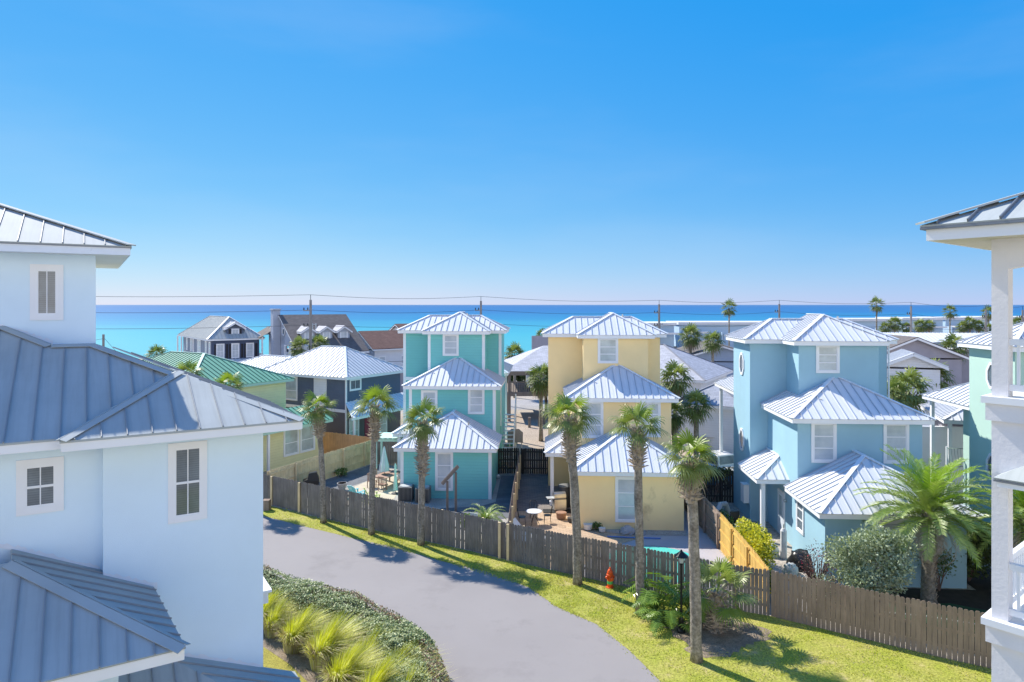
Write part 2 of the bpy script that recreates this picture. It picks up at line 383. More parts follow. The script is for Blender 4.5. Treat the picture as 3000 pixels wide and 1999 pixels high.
def gable_roof(parent, u0, u1, v0, v1, z, zr, axis='u', rm='shingle_taupe', tm='white', wm='grey_siding', sp=0, ridge=None, z2=None, ov=.4):
    """ridge along axis; z eave on the first side, z2 on the other; gable walls filled with wm"""
    if z2 is None: z2 = z
    mb = MB(); tb = MB(); wb = MB()
    if axis == 'u':
        rv = (v0 + v1) / 2 if ridge is None else ridge
        A, B = V((u0, rv, zr)), V((u1, rv, zr))
        f1 = [V((u0, v0, z)), V((u1, v0, z)), B, A]; f2 = [V((u1, v1, z2)), V((u0, v1, z2)), A, B]
        ends = [(f1[0], A, f2[1], V((1, 0, 0)), u0 + ov), (f1[1], B, f2[0], V((-1, 0, 0)), u1 - ov)]
    else:
        ru = (u0 + u1) / 2 if ridge is None else ridge
        A, B = V((ru, v0, zr)), V((ru, v1, zr))
        f1 = [V((u0, v1, z)), V((u0, v0, z)), A, B]; f2 = [V((u1, v0, z2)), V((u1, v1, z2)), B, A]
        ends = [(f1[1], A, f2[0], V((0, 1, 0)), v0 + ov), (f1[0], B, f2[1], V((0, -1, 0)), v1 - ov)]
    for f in (f1, f2): roof_face(mb, f, sp, thick=.08, sh=.05)
    for p, a, q, inn, c in ends:
        for x, y in ((p, a), (q, a)):
            tb.beam(x + inn * .03 - V((0, 0, .19)), y + inn * .03 - V((0, 0, .19)), .05, .2)
        dn = V((0, 0, -.15)); k = inn * ov
        MB().prism([p + k + dn, a + k + dn, q + k + dn], inn * .08).build('gable', wm, parent)
    for f in (f1, f2): tb.beam(f[0] - V((0, 0, .20)), f[1] - V((0, 0, .20)), .05, .2)
    r = mb.build('roof', rm, parent); tb.build('trim', tm, r)
    return r

def window(parent, o, r, out, w, h, trim=.12, rails=(.36, .68), munt=0, glass='glass_blind', tm='white', name='window', dep=.05):
    o = V(o); r = V(r).normalized(); out = V(out).normalized(); up = V((0, 0, 1)); mb = MB(); t = trim
    mb.obox(o, r * t, out * dep, up * h); mb.obox(o + r * (w - t), r * t, out * dep, up * h)
    mb.obox(o + r * t, r * (w - 2 * t), out * (dep + .01), up * t); mb.obox(o + r * t + up * (h - t), r * (w - 2 * t), out * (dep - .002), up * t)
    iw = w - 2 * t; ih = h - 2 * t; q = o + r * t + up * t; s = .035
    mb.obox(q, r * s, out * .03, up * ih); mb.obox(q + r * (iw - s), r * s, out * .03, up * ih)
    mb.obox(q + r * s, r * (iw - 2 * s), out * .03, up * s); mb.obox(q + r * s + up * (ih - s), r * (iw - 2 * s), out * .03, up * s)
    for k in rails: mb.obox(q + r * s + up * (ih * k - .025), r * (iw - 2 * s), out * .034, up * .05)
    for k in range(munt): mb.obox(q + r * (s + (iw - 2 * s) * (k + 1) / (munt + 1) - .011) + up * s, r * .022, out * .024, up * (ih - 2 * s))
    wd = mb.build(name, tm, parent)
    MB().obox(q + r * .01 + up * .01, r * (iw - .02), out * .012, up * (ih - .02)).build('pane', glass, wd)
    return wd
def octagon(parent, c, r, out, rw, rh, glass='glass_dark'):
    c = V(c); r = V(r); out = V(out); up = V((0, 0, 1)); mb = MB()
    def ring(s, k): return [c + r * (rw + s) * math.sin(R(22.5 + 45 * i)) * 1.06 + up * (rh + s) * math.cos(R(22.5 + 45 * i)) * 1.06 + out * k for i in range(8)]
    a, b = ring(.13, 0), ring(0, 0); a2, b2 = ring(.13, .06), ring(0, .06)
    for i in range(8):
        j = (i + 1) % 8
        mb.add([a[i], a[j], b[j], b[i], a2[i], a2[j], b2[j], b2[i]], [(4, 5, 6, 7), (0, 1, 5, 4), (3, 2, 6, 7)])
    wd = mb.build('octagonal_window', 'white', parent)
    MB().prism(ring(.002, .015), out * -.02).build('pane', glass, wd)
    return wd
# ================================================================= SETTING
flat('ground', [(-3000, -60), (3000, -60), (3000, 178), (20, 170), (-10, 152), (-3000, 148)], 0, 'sand')
bm_ = MB(); bm_.add([(3000, 178, 0), (20, 170, 0), (-10, 152, 0), (-3000, 148, 0), (3000, 202, -3.4), (20, 194, -3.4), (-10, 176, -3.4), (-3000, 172, -3.4)], [(0, 1, 5, 4), (1, 2, 6, 5), (2, 3, 7, 6)])
structure(bm_.build('beach', 'sand'))
flat('sea', [(-60000, 160), (60000, 160), (60000, 60000), (-60000, 60000)], -3.0, 'sea')
lawn_far = [(-30, 44.5), (-15.2, 41.2), (-10.9, 38.4), (-6.1, 35.6), (-2.45, 33.5), (-.13, 32.0), (2.6, 30.35), (5.15, 28.85), (8.4, 26.95), (9.95, 26.3), (12.8, 24.4), (14.7, 23.2), (16, 22.45), (21, 19.2), (30, 13)]
edge = [(-30, 43), (-14.2, 38.8), (-11.2, 36.9), (-8.06, 35), (-5.73, 33.7), (-3.37, 32), (-1.2, 30.7), (.68, 29), (1.81, 27.06), (3.19, 25.6), (4.1, 23.6), (4.7, 21.8), (5.2, 19.5), (5.4, 16), (5.2, 10), (4.5, -10)]
near = [(-30, 33.5), (-14, 31.3), (-10.9, 29.3), (-9.0, 28.3), (-7.27, 27.2), (-5.7, 26.2), (-4.25, 25), (-3.3, 24), (-2.5, 22.9), (-2.0, 21.5), (-1.5, 20), (-1.0, 18), (-.7, 14), (-.7, -10)]
flat('lawn', lawn_far + [(30, -10), (4.5, -10)] + edge[::-1][1:], .012, 'lawn')
flat('road', edge + near[::-1], .008, 'asphalt')
flat('lawn_strip', near + [(-16, -10), (-30, -10)], .010, 'lawn_dry')
# mulch bed under hedge and grasses
flat('mulch_bed', [(-14, 31.1), (-10.9, 29.1), (-7.27, 27.0), (-4.3, 24.8), (-2.6, 22.7), (-1.6, 19.9), (-1.1, 17.5), (-4, 16.8), (-5.4, 20), (-6.5, 21.7), (-7.35, 22.7), (-8.8, 24.0), (-14, 26.8)], .016, 'mulch')
flat('mulch_patch', [(7.4 + (1.75 + .35 * math.sin(t * 3 + 1) + rng.uniform(-.22, .22)) * math.cos(t), 24.85 + (1.45 + .3 * math.sin(t * 2) + rng.uniform(-.2, .2)) * math.sin(t)) for t in [k * math.pi / 24 for k in range(48)]], .018, 'mulch')
# teal yard
fl = lambda x: x
flat('gravel_yard', [(-16.2, 42.4), (-10.9, 38.6), (-6.1, 35.8), (-2.45, 33.7), (-.3, 32.4), (.5, 48.4), (-9, 51), (-10.7, 51.4)], .004, 'gravel')
flat('slate_path', [(-14.3, 43.6), (-12.3, 42.2), (-8.7, 48.5), (-9.3, 50.8), (-10.6, 51)], .010, 'slate')
flat('patio', [(-11.6, 42.0), (-9.2, 40.2), (-7.3, 41.2), (-7.3, 47.8), (-9.3, 47.6)], .012, 'patio')
flat('slate_walk', [(-4.2, 38.3), (-1.5, 37.6), (-.2, 38.4), (.42, 47.8), (-.75, 47.9), (-1.0, 41.5), (-1.9, 40.6), (-4.2, 40.2)], .013, 'slate')
# yellow yard
flat('paver_patio', [(-.05, 32.3), (2.6, 30.6), (3.2, 31.2), (4.4, 33.5), (6.6, 35.1), (6.4, 36), (3.3, 36.8), (3.3, 41), (-.1, 41)], .012, 'paver')
flat('alley', [(.15, 39.6), (3.4, 39.6), (3.4, 48.3), (.5, 48.3)], .016, 'wetpaver')
flat('pool_deck', [(2.7, 30.5), (5.15, 29.0), (8.4, 27.1), (10.0, 26.4), (10.2, 41), (8.9, 41), (8.9, 35.9), (6.7, 36.0), (6.7, 35.1), (4.5, 33.5)], .008, 'concrete_pool')
flat('gravel_bed', [(3.6, 36.55), (6, 35.6), (9.15, 35.35), (9.2, 36.2), (3.6, 36.9)], .020, 'gravel')
pp = [(6.6 + 2.3 * math.cos(a), 31.6 + 2.25 * math.sin(a)) for a in [i * math.pi / 14 for i in range(28)]]
pp = [(x, y) for x, y in pp if y > 28.6 + (6.6 - x) * .5]
flat('pool_coping', [(6.6 + (x - 6.6) * 1.08, 31.6 + (y - 31.6) * 1.08) for x, y in pp], .026, 'concrete')
flat('pool_water', pp, .032, 'pool')
# blue yard
flat('concrete_path', [(10.4, 27.2), (11.6, 26.5), (12.1, 28.8), (12.3, 33.5), (13.4, 37.8), (11.4, 38), (10.9, 33.5)], .012, 'concrete')
flat('mulch_border', [(11.6, 26.3), (14, 24.6), (22, 20), (25, 31), (19.8, 31), (19.5, 28.7), (13.2, 29.1), (12.2, 29.0)], .010, 'darksoil')
flat('artificial_turf', [(14.8, 25.4), (22, 20.3), (22, 24.6), (17.6, 27.4), (15.0, 27.4)], .014, 'turf')
flat('sand_lot', [(-60, 54), (60, 54), (60, 75), (-60, 75)], .004, 'sandlot')
flat('beach_road', [(-200, 78), (200, 78), (200, 86), (-200, 86)], .006, 'concrete')

# ================================================================= the row of three storey houses
YAW = -R(3.29)
def tower_house(name, label, O, wm, g=(0, 5.7), mw=(-.2, 5.65), bay=(.62, 4.68), tw=(-1.6, 5.72), porch=(-1.8, 3.9), trims=False,
                win=None, octs=False, wingl=1.3, rm='galv', gv=0.0):
    H = thing(name, label, 'house', (O[0], O[1], 0), YAW, 'narrow three storey houses with stepped roofs')
    wall = lambda *b: MB().box(*b).build('wall', wm, H)
    ze, zm, zt = 3.18, 6.52, 10.1; sl = .52
    wall(g[0], g[1], 0, 4.0, 0, ze - .17)
    wall(mw[0], mw[1], 4.0, 8.6, 0, zm - .17)
    wall(tw[0], tw[1], 8.6, 12.0, 0, zt - .17)
    wall(bay[0], bay[1], 6.7, 8.6, zm - .3, zt - .17)
    wall(wingl, tw[1] - .3, 12.0, 17.5, 0, zm - .17)
    o = .42
    k = dict(rm=rm, sp=.42, sh=.045, sw=.03)
    hip_roof(H, g[0] - o, g[1] + o, -o, 3.995, ze, sl, back='wall', **k)
    hip_roof(H, mw[0] - o, mw[1] + o, 4.0 - o, 8.595, zm, sl, back='wall', **k)
    hip_roof(H, tw[0] - o, tw[1] + o, 8.6 - o, 12.0 + o, zt, sl * .98, **k)
    # bay roof: a hip that runs back into the main roof
    hip_roof(H, bay[0] - o, bay[1] + o, 6.7 - o, 11.0, zt + .01, .54, back='wall', soffit=False, **k)
    MB().box(bay[0] - o + .09, bay[1] + o - .09, 6.7 - o + .09, 8.1, zt - .2, zt - .18).build('soffit', 'white', H)
    hip_roof(H, wingl - 1.5, tw[1] + .3, 12.43, 19.2, zm, sl, **k)
    for a in (wingl - 1.1, tw[1] - .3): MB().box(a - .09, a + .09, 18.6, 18.78, 0, zm - .2).build('porch_post', 'white', H)
    # entrance porch on the left
    pu, pv = porch
    hip_roof(H, pu, 2 * mw[0] - pu, pv, 8.59, ze + .02, sl, back='wall', rm=rm, sp=.44) if not trims else hip_roof(H, pu, 2 * mw[0] - pu + .1, 4.1, 8.59, ze + .02, sl, back='wall', rm=rm, sp=.44)
    pz = MB().box(pu + .35, pu + .55, pv + .3, pv + .5, .03, ze - .2)
    pz.box(pu + .30, pu + .60, pv + .25, pv + .55, 0, .25); pz.build('porch_post', 'white', H)
    F_ = (0, -1, 0); X_ = (1, 0, 0)
    for (u, v, w, z0, z1, gl) in win:
        window(H, (u, v, z0), X_, F_, w, z1 - z0, .13, (.33, .66), glass=gl)
    if octs:
        for z in (8.6, 4.23): octagon(H, (tw[0], 10.15, z), (0, -1, 0), (-1, 0, 0), .33, .52)
    # vents on the roofs, gutter pipe
    for (u, v, z) in (((g[0] + g[1]) / 2 + 1.2, 1.6, ze + .72 + .35), (mw[0] + 1.5, 5.0, zm + .55), ((bay[0] + bay[1]) / 2 + .6, 8.3, zt + 1.05)):
        MB().tube([(u, v, z - .3), (u, v, z + .22)], .05, 8).build('roof_vent', 'steel', H)
    if trims:
        for u, v, za, zb in ((g[0], 0, 0, ze - .2), (g[1], 0, 0, ze - .2), (mw[0], 4, 3, zm - .2), (mw[1], 4, 0, zm - .2), (bay[0], 6.7, 6.6, zt - .2), (bay[1], 6.7, 6.6, zt - .2), (tw[0], 8.6, 3, zt - .2), (tw[1], 8.6, 3, zt - .2)):
            s = 1 if u > 2.5 else -1
            t_ = MB()
            t_.box(min(u, u - s * .17), max(u, u - s * .17), v - .03, v + .001, za, zb)
            t_.box(min(u, u + s * .03), max(u, u + s * .03), v - .03, v + .15, za, zb)
            t_.build('corner_board', 'teal_trim', H)
        MB().box(tw[0] - .02, mw[0] - .05, 8.55, 8.598, 6.35, 6.6).build('band_board', 'teal_trim', H)
    return H
HT = tower_house('tower_house', 'turquoise lap sided three storey house with white corner boards', (-6.9, 42.4), 'teal', g=(0, 5.62), mw=(-.3, 5.55), bay=(.5, 4.55), tw=(-1.7, 5.6), porch=(-1.55, 4.0), trims=True,
    win=[(1.55, 6.7, 1.15, 8.33, 10.0 - .08, 'glass_blind'), (3.7, 4, 1.12, 4.6, 6.38, 'glass_blind'), (.5, 4, 1.12, 4.6, 6.2, 'glass_blind'), (2.15, 0, 1.12, .5, 2.92, 'glass_blind')])
HY = tower_house('tower_house', 'yellow stucco three storey house with stepped metal roofs', (3.5, 36.5), 'yellow', g=(0, 5.62),
    win=[(1.53, 6.7, 1.28, 8.3, 9.93, 'glass_curtain'), (.43, 4, 1.25, 4.1, 6.3, 'glass_blind'), (3.8, 4, 1.23, 4.2, 6.3, 'glass_blind'), (2.0, 0, 1.2, .42, 2.85, 'glass_blind')])
HB = tower_house('tower_house', 'blue stucco three storey house with octagonal side windows', (13.39, 29.2), 'blue', g=(0, 5.85), mw=(.26, 6.13), bay=(1.27, 5.35), tw=(-.7, 6.67), porch=(-1.4, 5.1), octs=True,
    win=[(2.15, 6.7, 1.2, 8.42, 10.0 - .07, 'glass_curtain'), (.9, 4, 1.2, 4.34, 6.34, 'glass_blind'), (4.3, 4, 1.2, 4.34, 6.34, 'glass_blind'), (2.05, 0, 1.2, .75, 2.85, 'glass_blind')])
HM = tower_house('tower_house', 'mint green stucco house half hidden by the white balcony column', (24.0, 22.4), 'mint', octs=True,
    win=[(1.53, 6.7, 1.28, 8.3, 9.93, 'glass_curtain'), (.43, 4, 1.25, 4.1, 6.3, 'glass_blind'), (3.8, 4, 1.23, 4.2, 6.3, 'glass_blind'), (2.0, 0, 1.2, .42, 2.85, 'glass_blind')])
# blue house extras: side window, door, utility box, lamp
window(HB, (0, 3.35, 1.30), (0, -1, 0), (-1, 0, 0), .95, 1.7, .12, (.33, .66), glass='glass_dark')
dr = MB().box(.20, .26, 5.75, 6.75, .05, 2.35).build('door_frame', 'white', HB)
MB().box(.185, .20, 5.85, 6.65, .08, 2.24).build('door', 'door', dr)
MB().box(.175, .185, 6.05, 6.45, 1.1, 2.1).build('door_pane', 'glass_curtain', HB)
MB().tube([(.12, 5.55, 2.0), (.22, 5.55, 2.05)], .08, 8).build('wall_lamp', 'steel', HB)
ub = MB(); ub.box(-1.0, -.7, 8.75, 9.35, .95, 1.95); ub.box(-1.03, -.7, 8.72, 9.38, 1.95, 1.98); ub.build('meter_box', 'white', HB)
# white stucco pier and downpipe of the blue house
MB().tube([(6.74, 8.55, 3.4), (6.74, 8.55, 9.95)], .05, 8).build('downpipe', 'white', HB)
# teal house side stair with white railing and pergola over the patio
sr = MB()
for s in range(12):
    z = .35 + s * .27; v = 8.8 + s * .28
    sr.box(5.62, 6.5, v, v + .3, z - .05, z)
sr.build('stair_treads', 'white', HT)
sr = MB(); sr.beam((6.5, 8.8, 1.3), (6.5, 12.2, 4.6), .07, .09); sr.beam((6.5, 8.8, .35), (6.5, 12.2, 3.5), .06, .22)
for s in range(13): sr.box(6.48, 6.52, 8.8 + s * .27, 8.84 + s * .27, .4 + s * .26, 1.35 + s * .26)
sr.box(6.45, 6.56, 12.2, 12.31, 0, 4.9); sr.build('stair_railing', 'white', HT)

# ================================================================= near left house (only its front corner is in frame)
YL = math.atan2(.530, .848)
HL = thing('near_house', 'pale aqua stucco house filling the left edge with weathered metal roofs', 'house', (-5.92, 16.24, 0), YL)
def L2(u, v, z): return V((u, v, z))
lw = lambda *b: MB().box(*b).build('wall', 'left_stucco', HL)
lw(-3.27, 0, 0, 2.9, 0, 9.12); lw(-12, -3.27, .35, 9, 0, 9.12); lw(-9, -3.35, 4.45, 9, 9.0, 13.32)
s_ = .44; E = 9.3
zf = lambda v: E + s_ * (v + .4)
A0 = L2(-4.02, -.75, E); A1 = L2(.75, -.75, E); AP = L2(-1.635, 1.635, E + s_ * 2.385)
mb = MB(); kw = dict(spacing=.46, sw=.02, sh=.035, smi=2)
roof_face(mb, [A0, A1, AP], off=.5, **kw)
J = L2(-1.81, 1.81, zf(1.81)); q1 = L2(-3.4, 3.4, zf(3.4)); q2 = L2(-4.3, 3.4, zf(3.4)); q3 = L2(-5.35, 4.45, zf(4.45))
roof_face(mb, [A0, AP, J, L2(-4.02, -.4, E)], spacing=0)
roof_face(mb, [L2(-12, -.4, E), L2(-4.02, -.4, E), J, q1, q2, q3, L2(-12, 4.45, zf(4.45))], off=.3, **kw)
roof_face(mb, [q2, L2(-4.3, 4.45, zf(3.4)), q3], spacing=0)
mb.add([q2, q1, L2(-3.35, 4.45, zf(3.4)), L2(-4.3, 4.45, zf(3.4))], [(0, 1, 2, 3)])
roof_face(mb, [A1, L2(.75, 3.0, E), L2(-2.25, 3.0, E + s_ * 3.0), L2(-3.0, 3.0, E + s_ * 3.75)], off=.3, **kw)
lift = V((0, 0, .03))
nf = V((0, -s_, 1)).normalized()
def capstrip(mb, a, b, w, n, sd, mi=1):       # flat flashing lying on a roof plane beside the hip a-b
    a = V(a); b = V(b); n = V(n).normalized(); d = b - a; side = n.cross(d).normalized() * sd
    mb.obox(a + n * .035, d, side * w, n * .012, mi)
nr = V((s_, 0, 1)).normalized()
TOP = L2(-3.4, 3.4, zf(3.4))
capstrip(mb, A1, TOP, .17, nf, 1); capstrip(mb, A1, TOP, .17, nr, -1)
capstrip(mb, A0, AP, .15, nf, -1); capstrip(mb, A0, AP, .15, (-s_, 0, 1), 1)
capstrip(mb, q1, q2, .14, nf, 1); capstrip(mb, q2, q3, .16, nf, 1); capstrip(mb, q2, q3, .16, nr, -1)
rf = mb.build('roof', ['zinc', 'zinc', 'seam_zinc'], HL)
fb = MB(); fb.box(-4.0, .73, -.73, -.70, E - .22, E - .04); fb.box(-4.0, -3.97, -.70, -.38, E - .22, E - .04); fb.box(-12, -4.0, -.38, -.35, E - .22, E - .04); fb.box(.70, .73, -.70, 3, E - .22, E - .04)
fb.build('fascia', 'white', rf)
MB().box(-4.02, .75, -.75, -.74, E - .045, E - .01).box(-12, -4.02, -.4, -.39, E - .045, E - .01).build('drip_edge', 'zinc', rf)
sb = MB().box(-3.97, .70, -.70, .02, E - .20, E - .18); sb.box(-12, -3.97, -.35, .36, E - .20, E - .18); sb.build('soffit', 'white', rf)
# top tower roof
ov = .8; tz = 13.54
mb = MB(); u1 = -3.35 + ov; v0 = 4.45 - ov; u0 = -9.8; v1 = v0 + 8
tc, tf, th = hip_geo(u0, u1, v0, v1, tz, .4)
for f in tf: roof_face(mb, f, .46, sw=.02, sh=.035, off=.4, smi=2)
for a, b in th:
    mb.beam(a + lift, b + lift, .30, .03, mi=1)
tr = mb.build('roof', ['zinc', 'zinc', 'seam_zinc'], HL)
fb = MB(); fb.box(u0 + .05, u1 - .03, v0 + .03, v0 + .06, tz - .24, tz - .055); fb.box(u1 - .06, u1 - .03, v0 + .06, v1 - .05, tz - .24, tz - .055)
fb.build('fascia', 'trim_old', tr)
MB().box(u0, u1, v0 + .001, v0 + .03, tz - .055, tz - .03).box(u1 - .03, u1 - .001, v0 + .03, v1, tz - .055, tz - .03).build('drip_edge', 'zinc_dark', tr)
MB().box(u0 + .05, u1 - .06, v0 + .06, v1 - .05, tz - .235, tz - .215).build('soffit', 'white', tr)
dL = (0, -1, 0)
window(HL, (-4.79, 4.45, 11.60), (1, 0, 0), dL, .72, 1.44, .145, (), munt=1, glass='glass_dark', dep=.03)
window(HL, (-2.03, 0, 7.13), (1, 0, 0), dL, .80, 1.78, .13, (.49,), munt=1, glass='glass_dark', dep=.03)
window(HL, (-4.79, .35, 7.66), (1, 0, 0), dL, .82, 1.14, .15, (.49,), munt=1, glass='glass_dark', dep=.03)
# lower left hip roof
Mi = (Matrix.Translation(V((-5.92, 16.24, 0))) @ Matrix.Rotation(YL, 4, 'Z')).inverted()
T = Mi @ V((-5.9, 12.35, 5.8)); Bk = Mi @ V((-7.81, 14.92, 5.8)); T.z = Bk.z = 5.8
hp = V((-1, 1, .44)); H1 = T + hp * 2.75; Bk2 = T + (Bk - T) * 1.3; lv = V((-6, 0, 0))
mb = MB()
roof_face(mb, [T, Bk2, Bk2 + hp * 2.75, H1], spacing=.42, sw=.02, sh=.035, smi=2)
roof_face(mb, [T, H1, H1 + lv, T + V((-9, 0, 0))], spacing=.42, sw=.02, sh=.035, smi=2)
n2 = (Bk - T).cross(hp).normalized(); n2 = n2 if n2.z > 0 else -n2
capstrip(mb, T, H1, .20, nf, 1); capstrip(mb, T, H1, .12, n2, -1)
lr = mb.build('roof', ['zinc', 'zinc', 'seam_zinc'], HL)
fb = MB(); fb.obox(T + V((-9, .03, -.23)), V((9 - .02, 0, 0)), V((0, .03, 0)), V((0, 0, .19)))
fb.obox(T + V((-.05, .06, -.23)), (Bk - T) * .97, V((.03, 0, 0)), V((0, 0, .19))); fb.build('fascia', 'white', lr)
sb = MB(); sb.prism([T + V((-9, .06, -.2)), T + V((-.06, .06, -.2)), Bk + V((-.06, 0, -.2)), Bk + V((-9, 0, -.2))], V((0, 0, .02))); sb.build('soffit', 'white', lr)
MB().box(T.x - 1.65, T.x - 1.42, T.y + .5, T.y + .73, 0, 5.6).build('porch_post', 'white', HL)
MB().box(T.x - 9, T.x - 1.0, T.y + 1.6, .35, 0, 5.62).build('wall', 'left_stucco', HL)
# bottom porch roof
mb = MB(); z0 = 3.05
roof_face(mb, [L2(.75, -3, z0), L2(.75, .02, z0), L2(-2.2, .02, z0 + .43 * 2.95), L2(-2.2, -.05, z0 + .43 * 2.95)], spacing=.42, sw=.02, sh=.035, smi=2)
roof_face(mb, [L2(.75, -3, z0), L2(-2.2, -.05, z0 + .43 * 2.95), L2(-5, -.05, z0 + .43 * 2.95), L2(-5, -3, z0)], spacing=.42, sw=.02, sh=.035, smi=2)
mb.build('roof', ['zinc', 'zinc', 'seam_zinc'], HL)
MB().box(-4.5, .3, -2.5, -.02, 0, z0 - .02).build('wall', 'left_stucco', HL)
bl = MB(); bl.box(-.1, .60, 2.2, 4.0, 3.95, 4.25); bl.box(-.1, .68, 2.13, 4.0, 4.25, 4.32); bl.build('balcony_ledge', 'white', HL)

def flash(pts, v, name='flashing'):
    m = MB(); vs = []
    for k, (u, z) in enumerate(pts): vs += [(u, v - .012, z - .03), (u, v - .012, z + .07 + rng.uniform(-.025, .05))]
    m.add(vs, [(2 * k, 2 * k + 2, 2 * k + 3, 2 * k + 1) for k in range(len(pts) - 1)]); m.build(name, 'trim_old', HL)
def zLL(u, v): return T.z + (-(n2.x * (u - T.x) + n2.y * (v - T.y))) / n2.z
n2 = n2 if n2.z > 0 else -n2
flash([(-6.5 + k * .06, zLL(-6.5 + k * .06, .35)) for k in range(54)], .35)
flash([(-3.26 + k * .06, zLL(-3.26 + k * .06, 0)) for k in range(18)], 0)
flash([(-2.15 + k * .06, z0 + .43 * (2.9 - k * .06)) for k in range(36)], 0)
flash([(-5.5 + k * .05, zf(3.4) + .44 * (1.2 - k * .05)) for k in range(25)], 4.45)
# ================================================================= near right house (balcony column)
YR = math.atan2(-.774, .633)
HR = thing('balcony_house', 'white stucco balcony column and railings at the right edge', 'house', (7.92, 10.9, 0), YR)
rw = lambda n, m, *b: MB().box(*b).build(n, m, HR)
rw('column', 'white_stucco', -.225, 0, 0, .25, 10.52, 13.0)
hd = MB(); hd.prism([(-.02, .004, 13.0), (2.2, .004, 13.0), (2.2, .004, 12.95), (.02, .004, 12.58), (-.02, .004, 12.56)], (0, .24, 0)); hd.build('arched_header', 'white_stucco', HR)
rw('header', 'white_stucco', -.225, 4, -.005, .255, 12.98, 13.10)
# roof
ez = 13.30; ox = -.225 - .80; oy = -.72
mb = MB()
rf_c, rf_f, rf_h = hip_geo(ox, ox + 9, oy, oy + 8, ez, .42)
for f in rf_f: roof_face(mb, f, .43, sw=.02, sh=.05, off=.55, smi=2)
for a, b in rf_h: mb.beam(a + lift * 1.3, b + lift * 1.3, .30, .03, mi=1)
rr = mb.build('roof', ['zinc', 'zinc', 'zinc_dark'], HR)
fb = MB(); fb.box(ox + .07, ox + 8.9, oy + .07, oy + .10, ez - .25, ez - .07); fb.box(ox + .07, ox + .10, oy + .1, oy + 7.9, ez - .25, ez - .07); fb.build('fascia', 'white', rr)
MB().box(ox, ox + 9, oy, oy + .06, ez - .07, ez - .031).box(ox, ox + .06, oy + .06, oy + 8, ez - .07, ez - .031).build('gutter', 'zinc_dark', rr)
MB().box(ox + .1, ox + 8.9, oy + .1, oy + 7.9, ez - .245, ez - .225).build('soffit', 'soffit', rr)
# decks and ledges
def ledge(z):
    rw('ledge', 'white', -.34, 4, -.12, 4, z - .11, z)
    rw('band', 'white_stucco', -.29, 4, -.07, 4, z - .39, z - .11)
ledge(10.52); ledge(6.93)
rw('header', 'white_stucco', -.225, 4, 0, .25, 9.15, 10.13)
rw('column', 'white_stucco', -.225, 0, 0, .25, 6.93, 9.15)
rw('wall', 'white_stucco', -.225, .02, 0, 3.9, 0, 6.54)
rw('wall', 'white_stucco', .02, 4, 0, .2, 0, 6.54)
for z in (10.52, 6.93):
    rl = MB(); rl.box(.001, 3.2, .03, .13, z + .83, z + .93); rl.box(.001, 3.2, .05, .11, z + .1, z + .20)
    for i in range(24): rl.box(.10 + i * .125, .14 + i * .125, .06, .10, z + .2, z + .83)
    rl.build('railing', 'white', HR)
    rl = MB(); rl.box(-.16, -.08, .25, 3.6, z + .83, z + .93); rl.box(-.15, -.09, .25, 3.6, z + .1, z + .20)
    for i in range(26): rl.box(-.14, -.10, .35 + i * .125, .39 + i * .125, z + .2, z + .83)
    if z < 8: rl.build('railing', 'white', HR)
# small pent roof over lower opening
mb = MB(); c = [V((-.10, -.36, 9.28)), V((3, -.36, 9.28)), V((3, 0, 9.46)), V((.2, 0, 9.46))]
roof_face(mb, c, 0); roof_face(mb, [c[0], c[3], V((-.10, 0, 9.28))], 0); pr = mb.build('pent_roof', 'zinc', HR)
MB().box(-.06, 3, -.33, -.30, 9.14, 9.25).build('fascia', 'white', pr)
MB().box(-.10, 3, -.36, -.33, 9.22, 9.248).build('gutter', 'zinc_dark', pr)

# ================================================================= houses further back
def house(name, label, O, yaw, w, dep, ze, sl=None, kind='hip', rm='shingle_taupe', wm='grey_siding', tm='white', ov=.5, sp=0, wins=(), zr=None, axis='u', ridge=None, z2=None, sh=.045, group=None, sw=.05, cap='hipcap', posts=False, fh=.2):
    H = thing(name, label, 'house', (O[0], O[1], 0), R(yaw), group)
    if kind == 'hip': hip_roof(H, 0, w, 0, dep, ze, sl, rm=rm, tm=tm, sp=sp, sh=sh, sw=sw, cap=cap, fh=fh)
    else:
        gable_roof(H, 0, w, 0, dep, ze, zr, axis, rm, tm, wm, sp, ridge, z2, ov)
    if posts:
        for u in (ov, w / 2, w - ov):
            MB().box(u - .1, u + .1, ov, ov + .2, 0, ze - .15).build('post', posts, H)
    MB().box(ov, w - ov, ov if not posts else ov + 2, dep - ov, 0, min(ze, z2 or ze) - (.18 if kind == 'hip' else .30)).build('wall', wm, H)
    for q in wins:
        face, a, z, ww, hh = q[:5]; gl = q[5] if len(q) > 5 else 'glass_blind'; rl = q[6] if len(q) > 6 else (.5,); mu = q[7] if len(q) > 7 else 0
        if face == 'f': window(H, (a, ov, z), (1, 0, 0), (0, -1, 0), ww, hh, .12, rl, mu, gl)
        elif face == 'r': window(H, (w - ov, a, z), (0, 1, 0), (1, 0, 0), ww, hh, .12, rl, mu, gl)
        else: window(H, (ov, a + ww, z), (0, -1, 0), (-1, 0, 0), ww, hh, .12, rl, mu, gl)
    return H
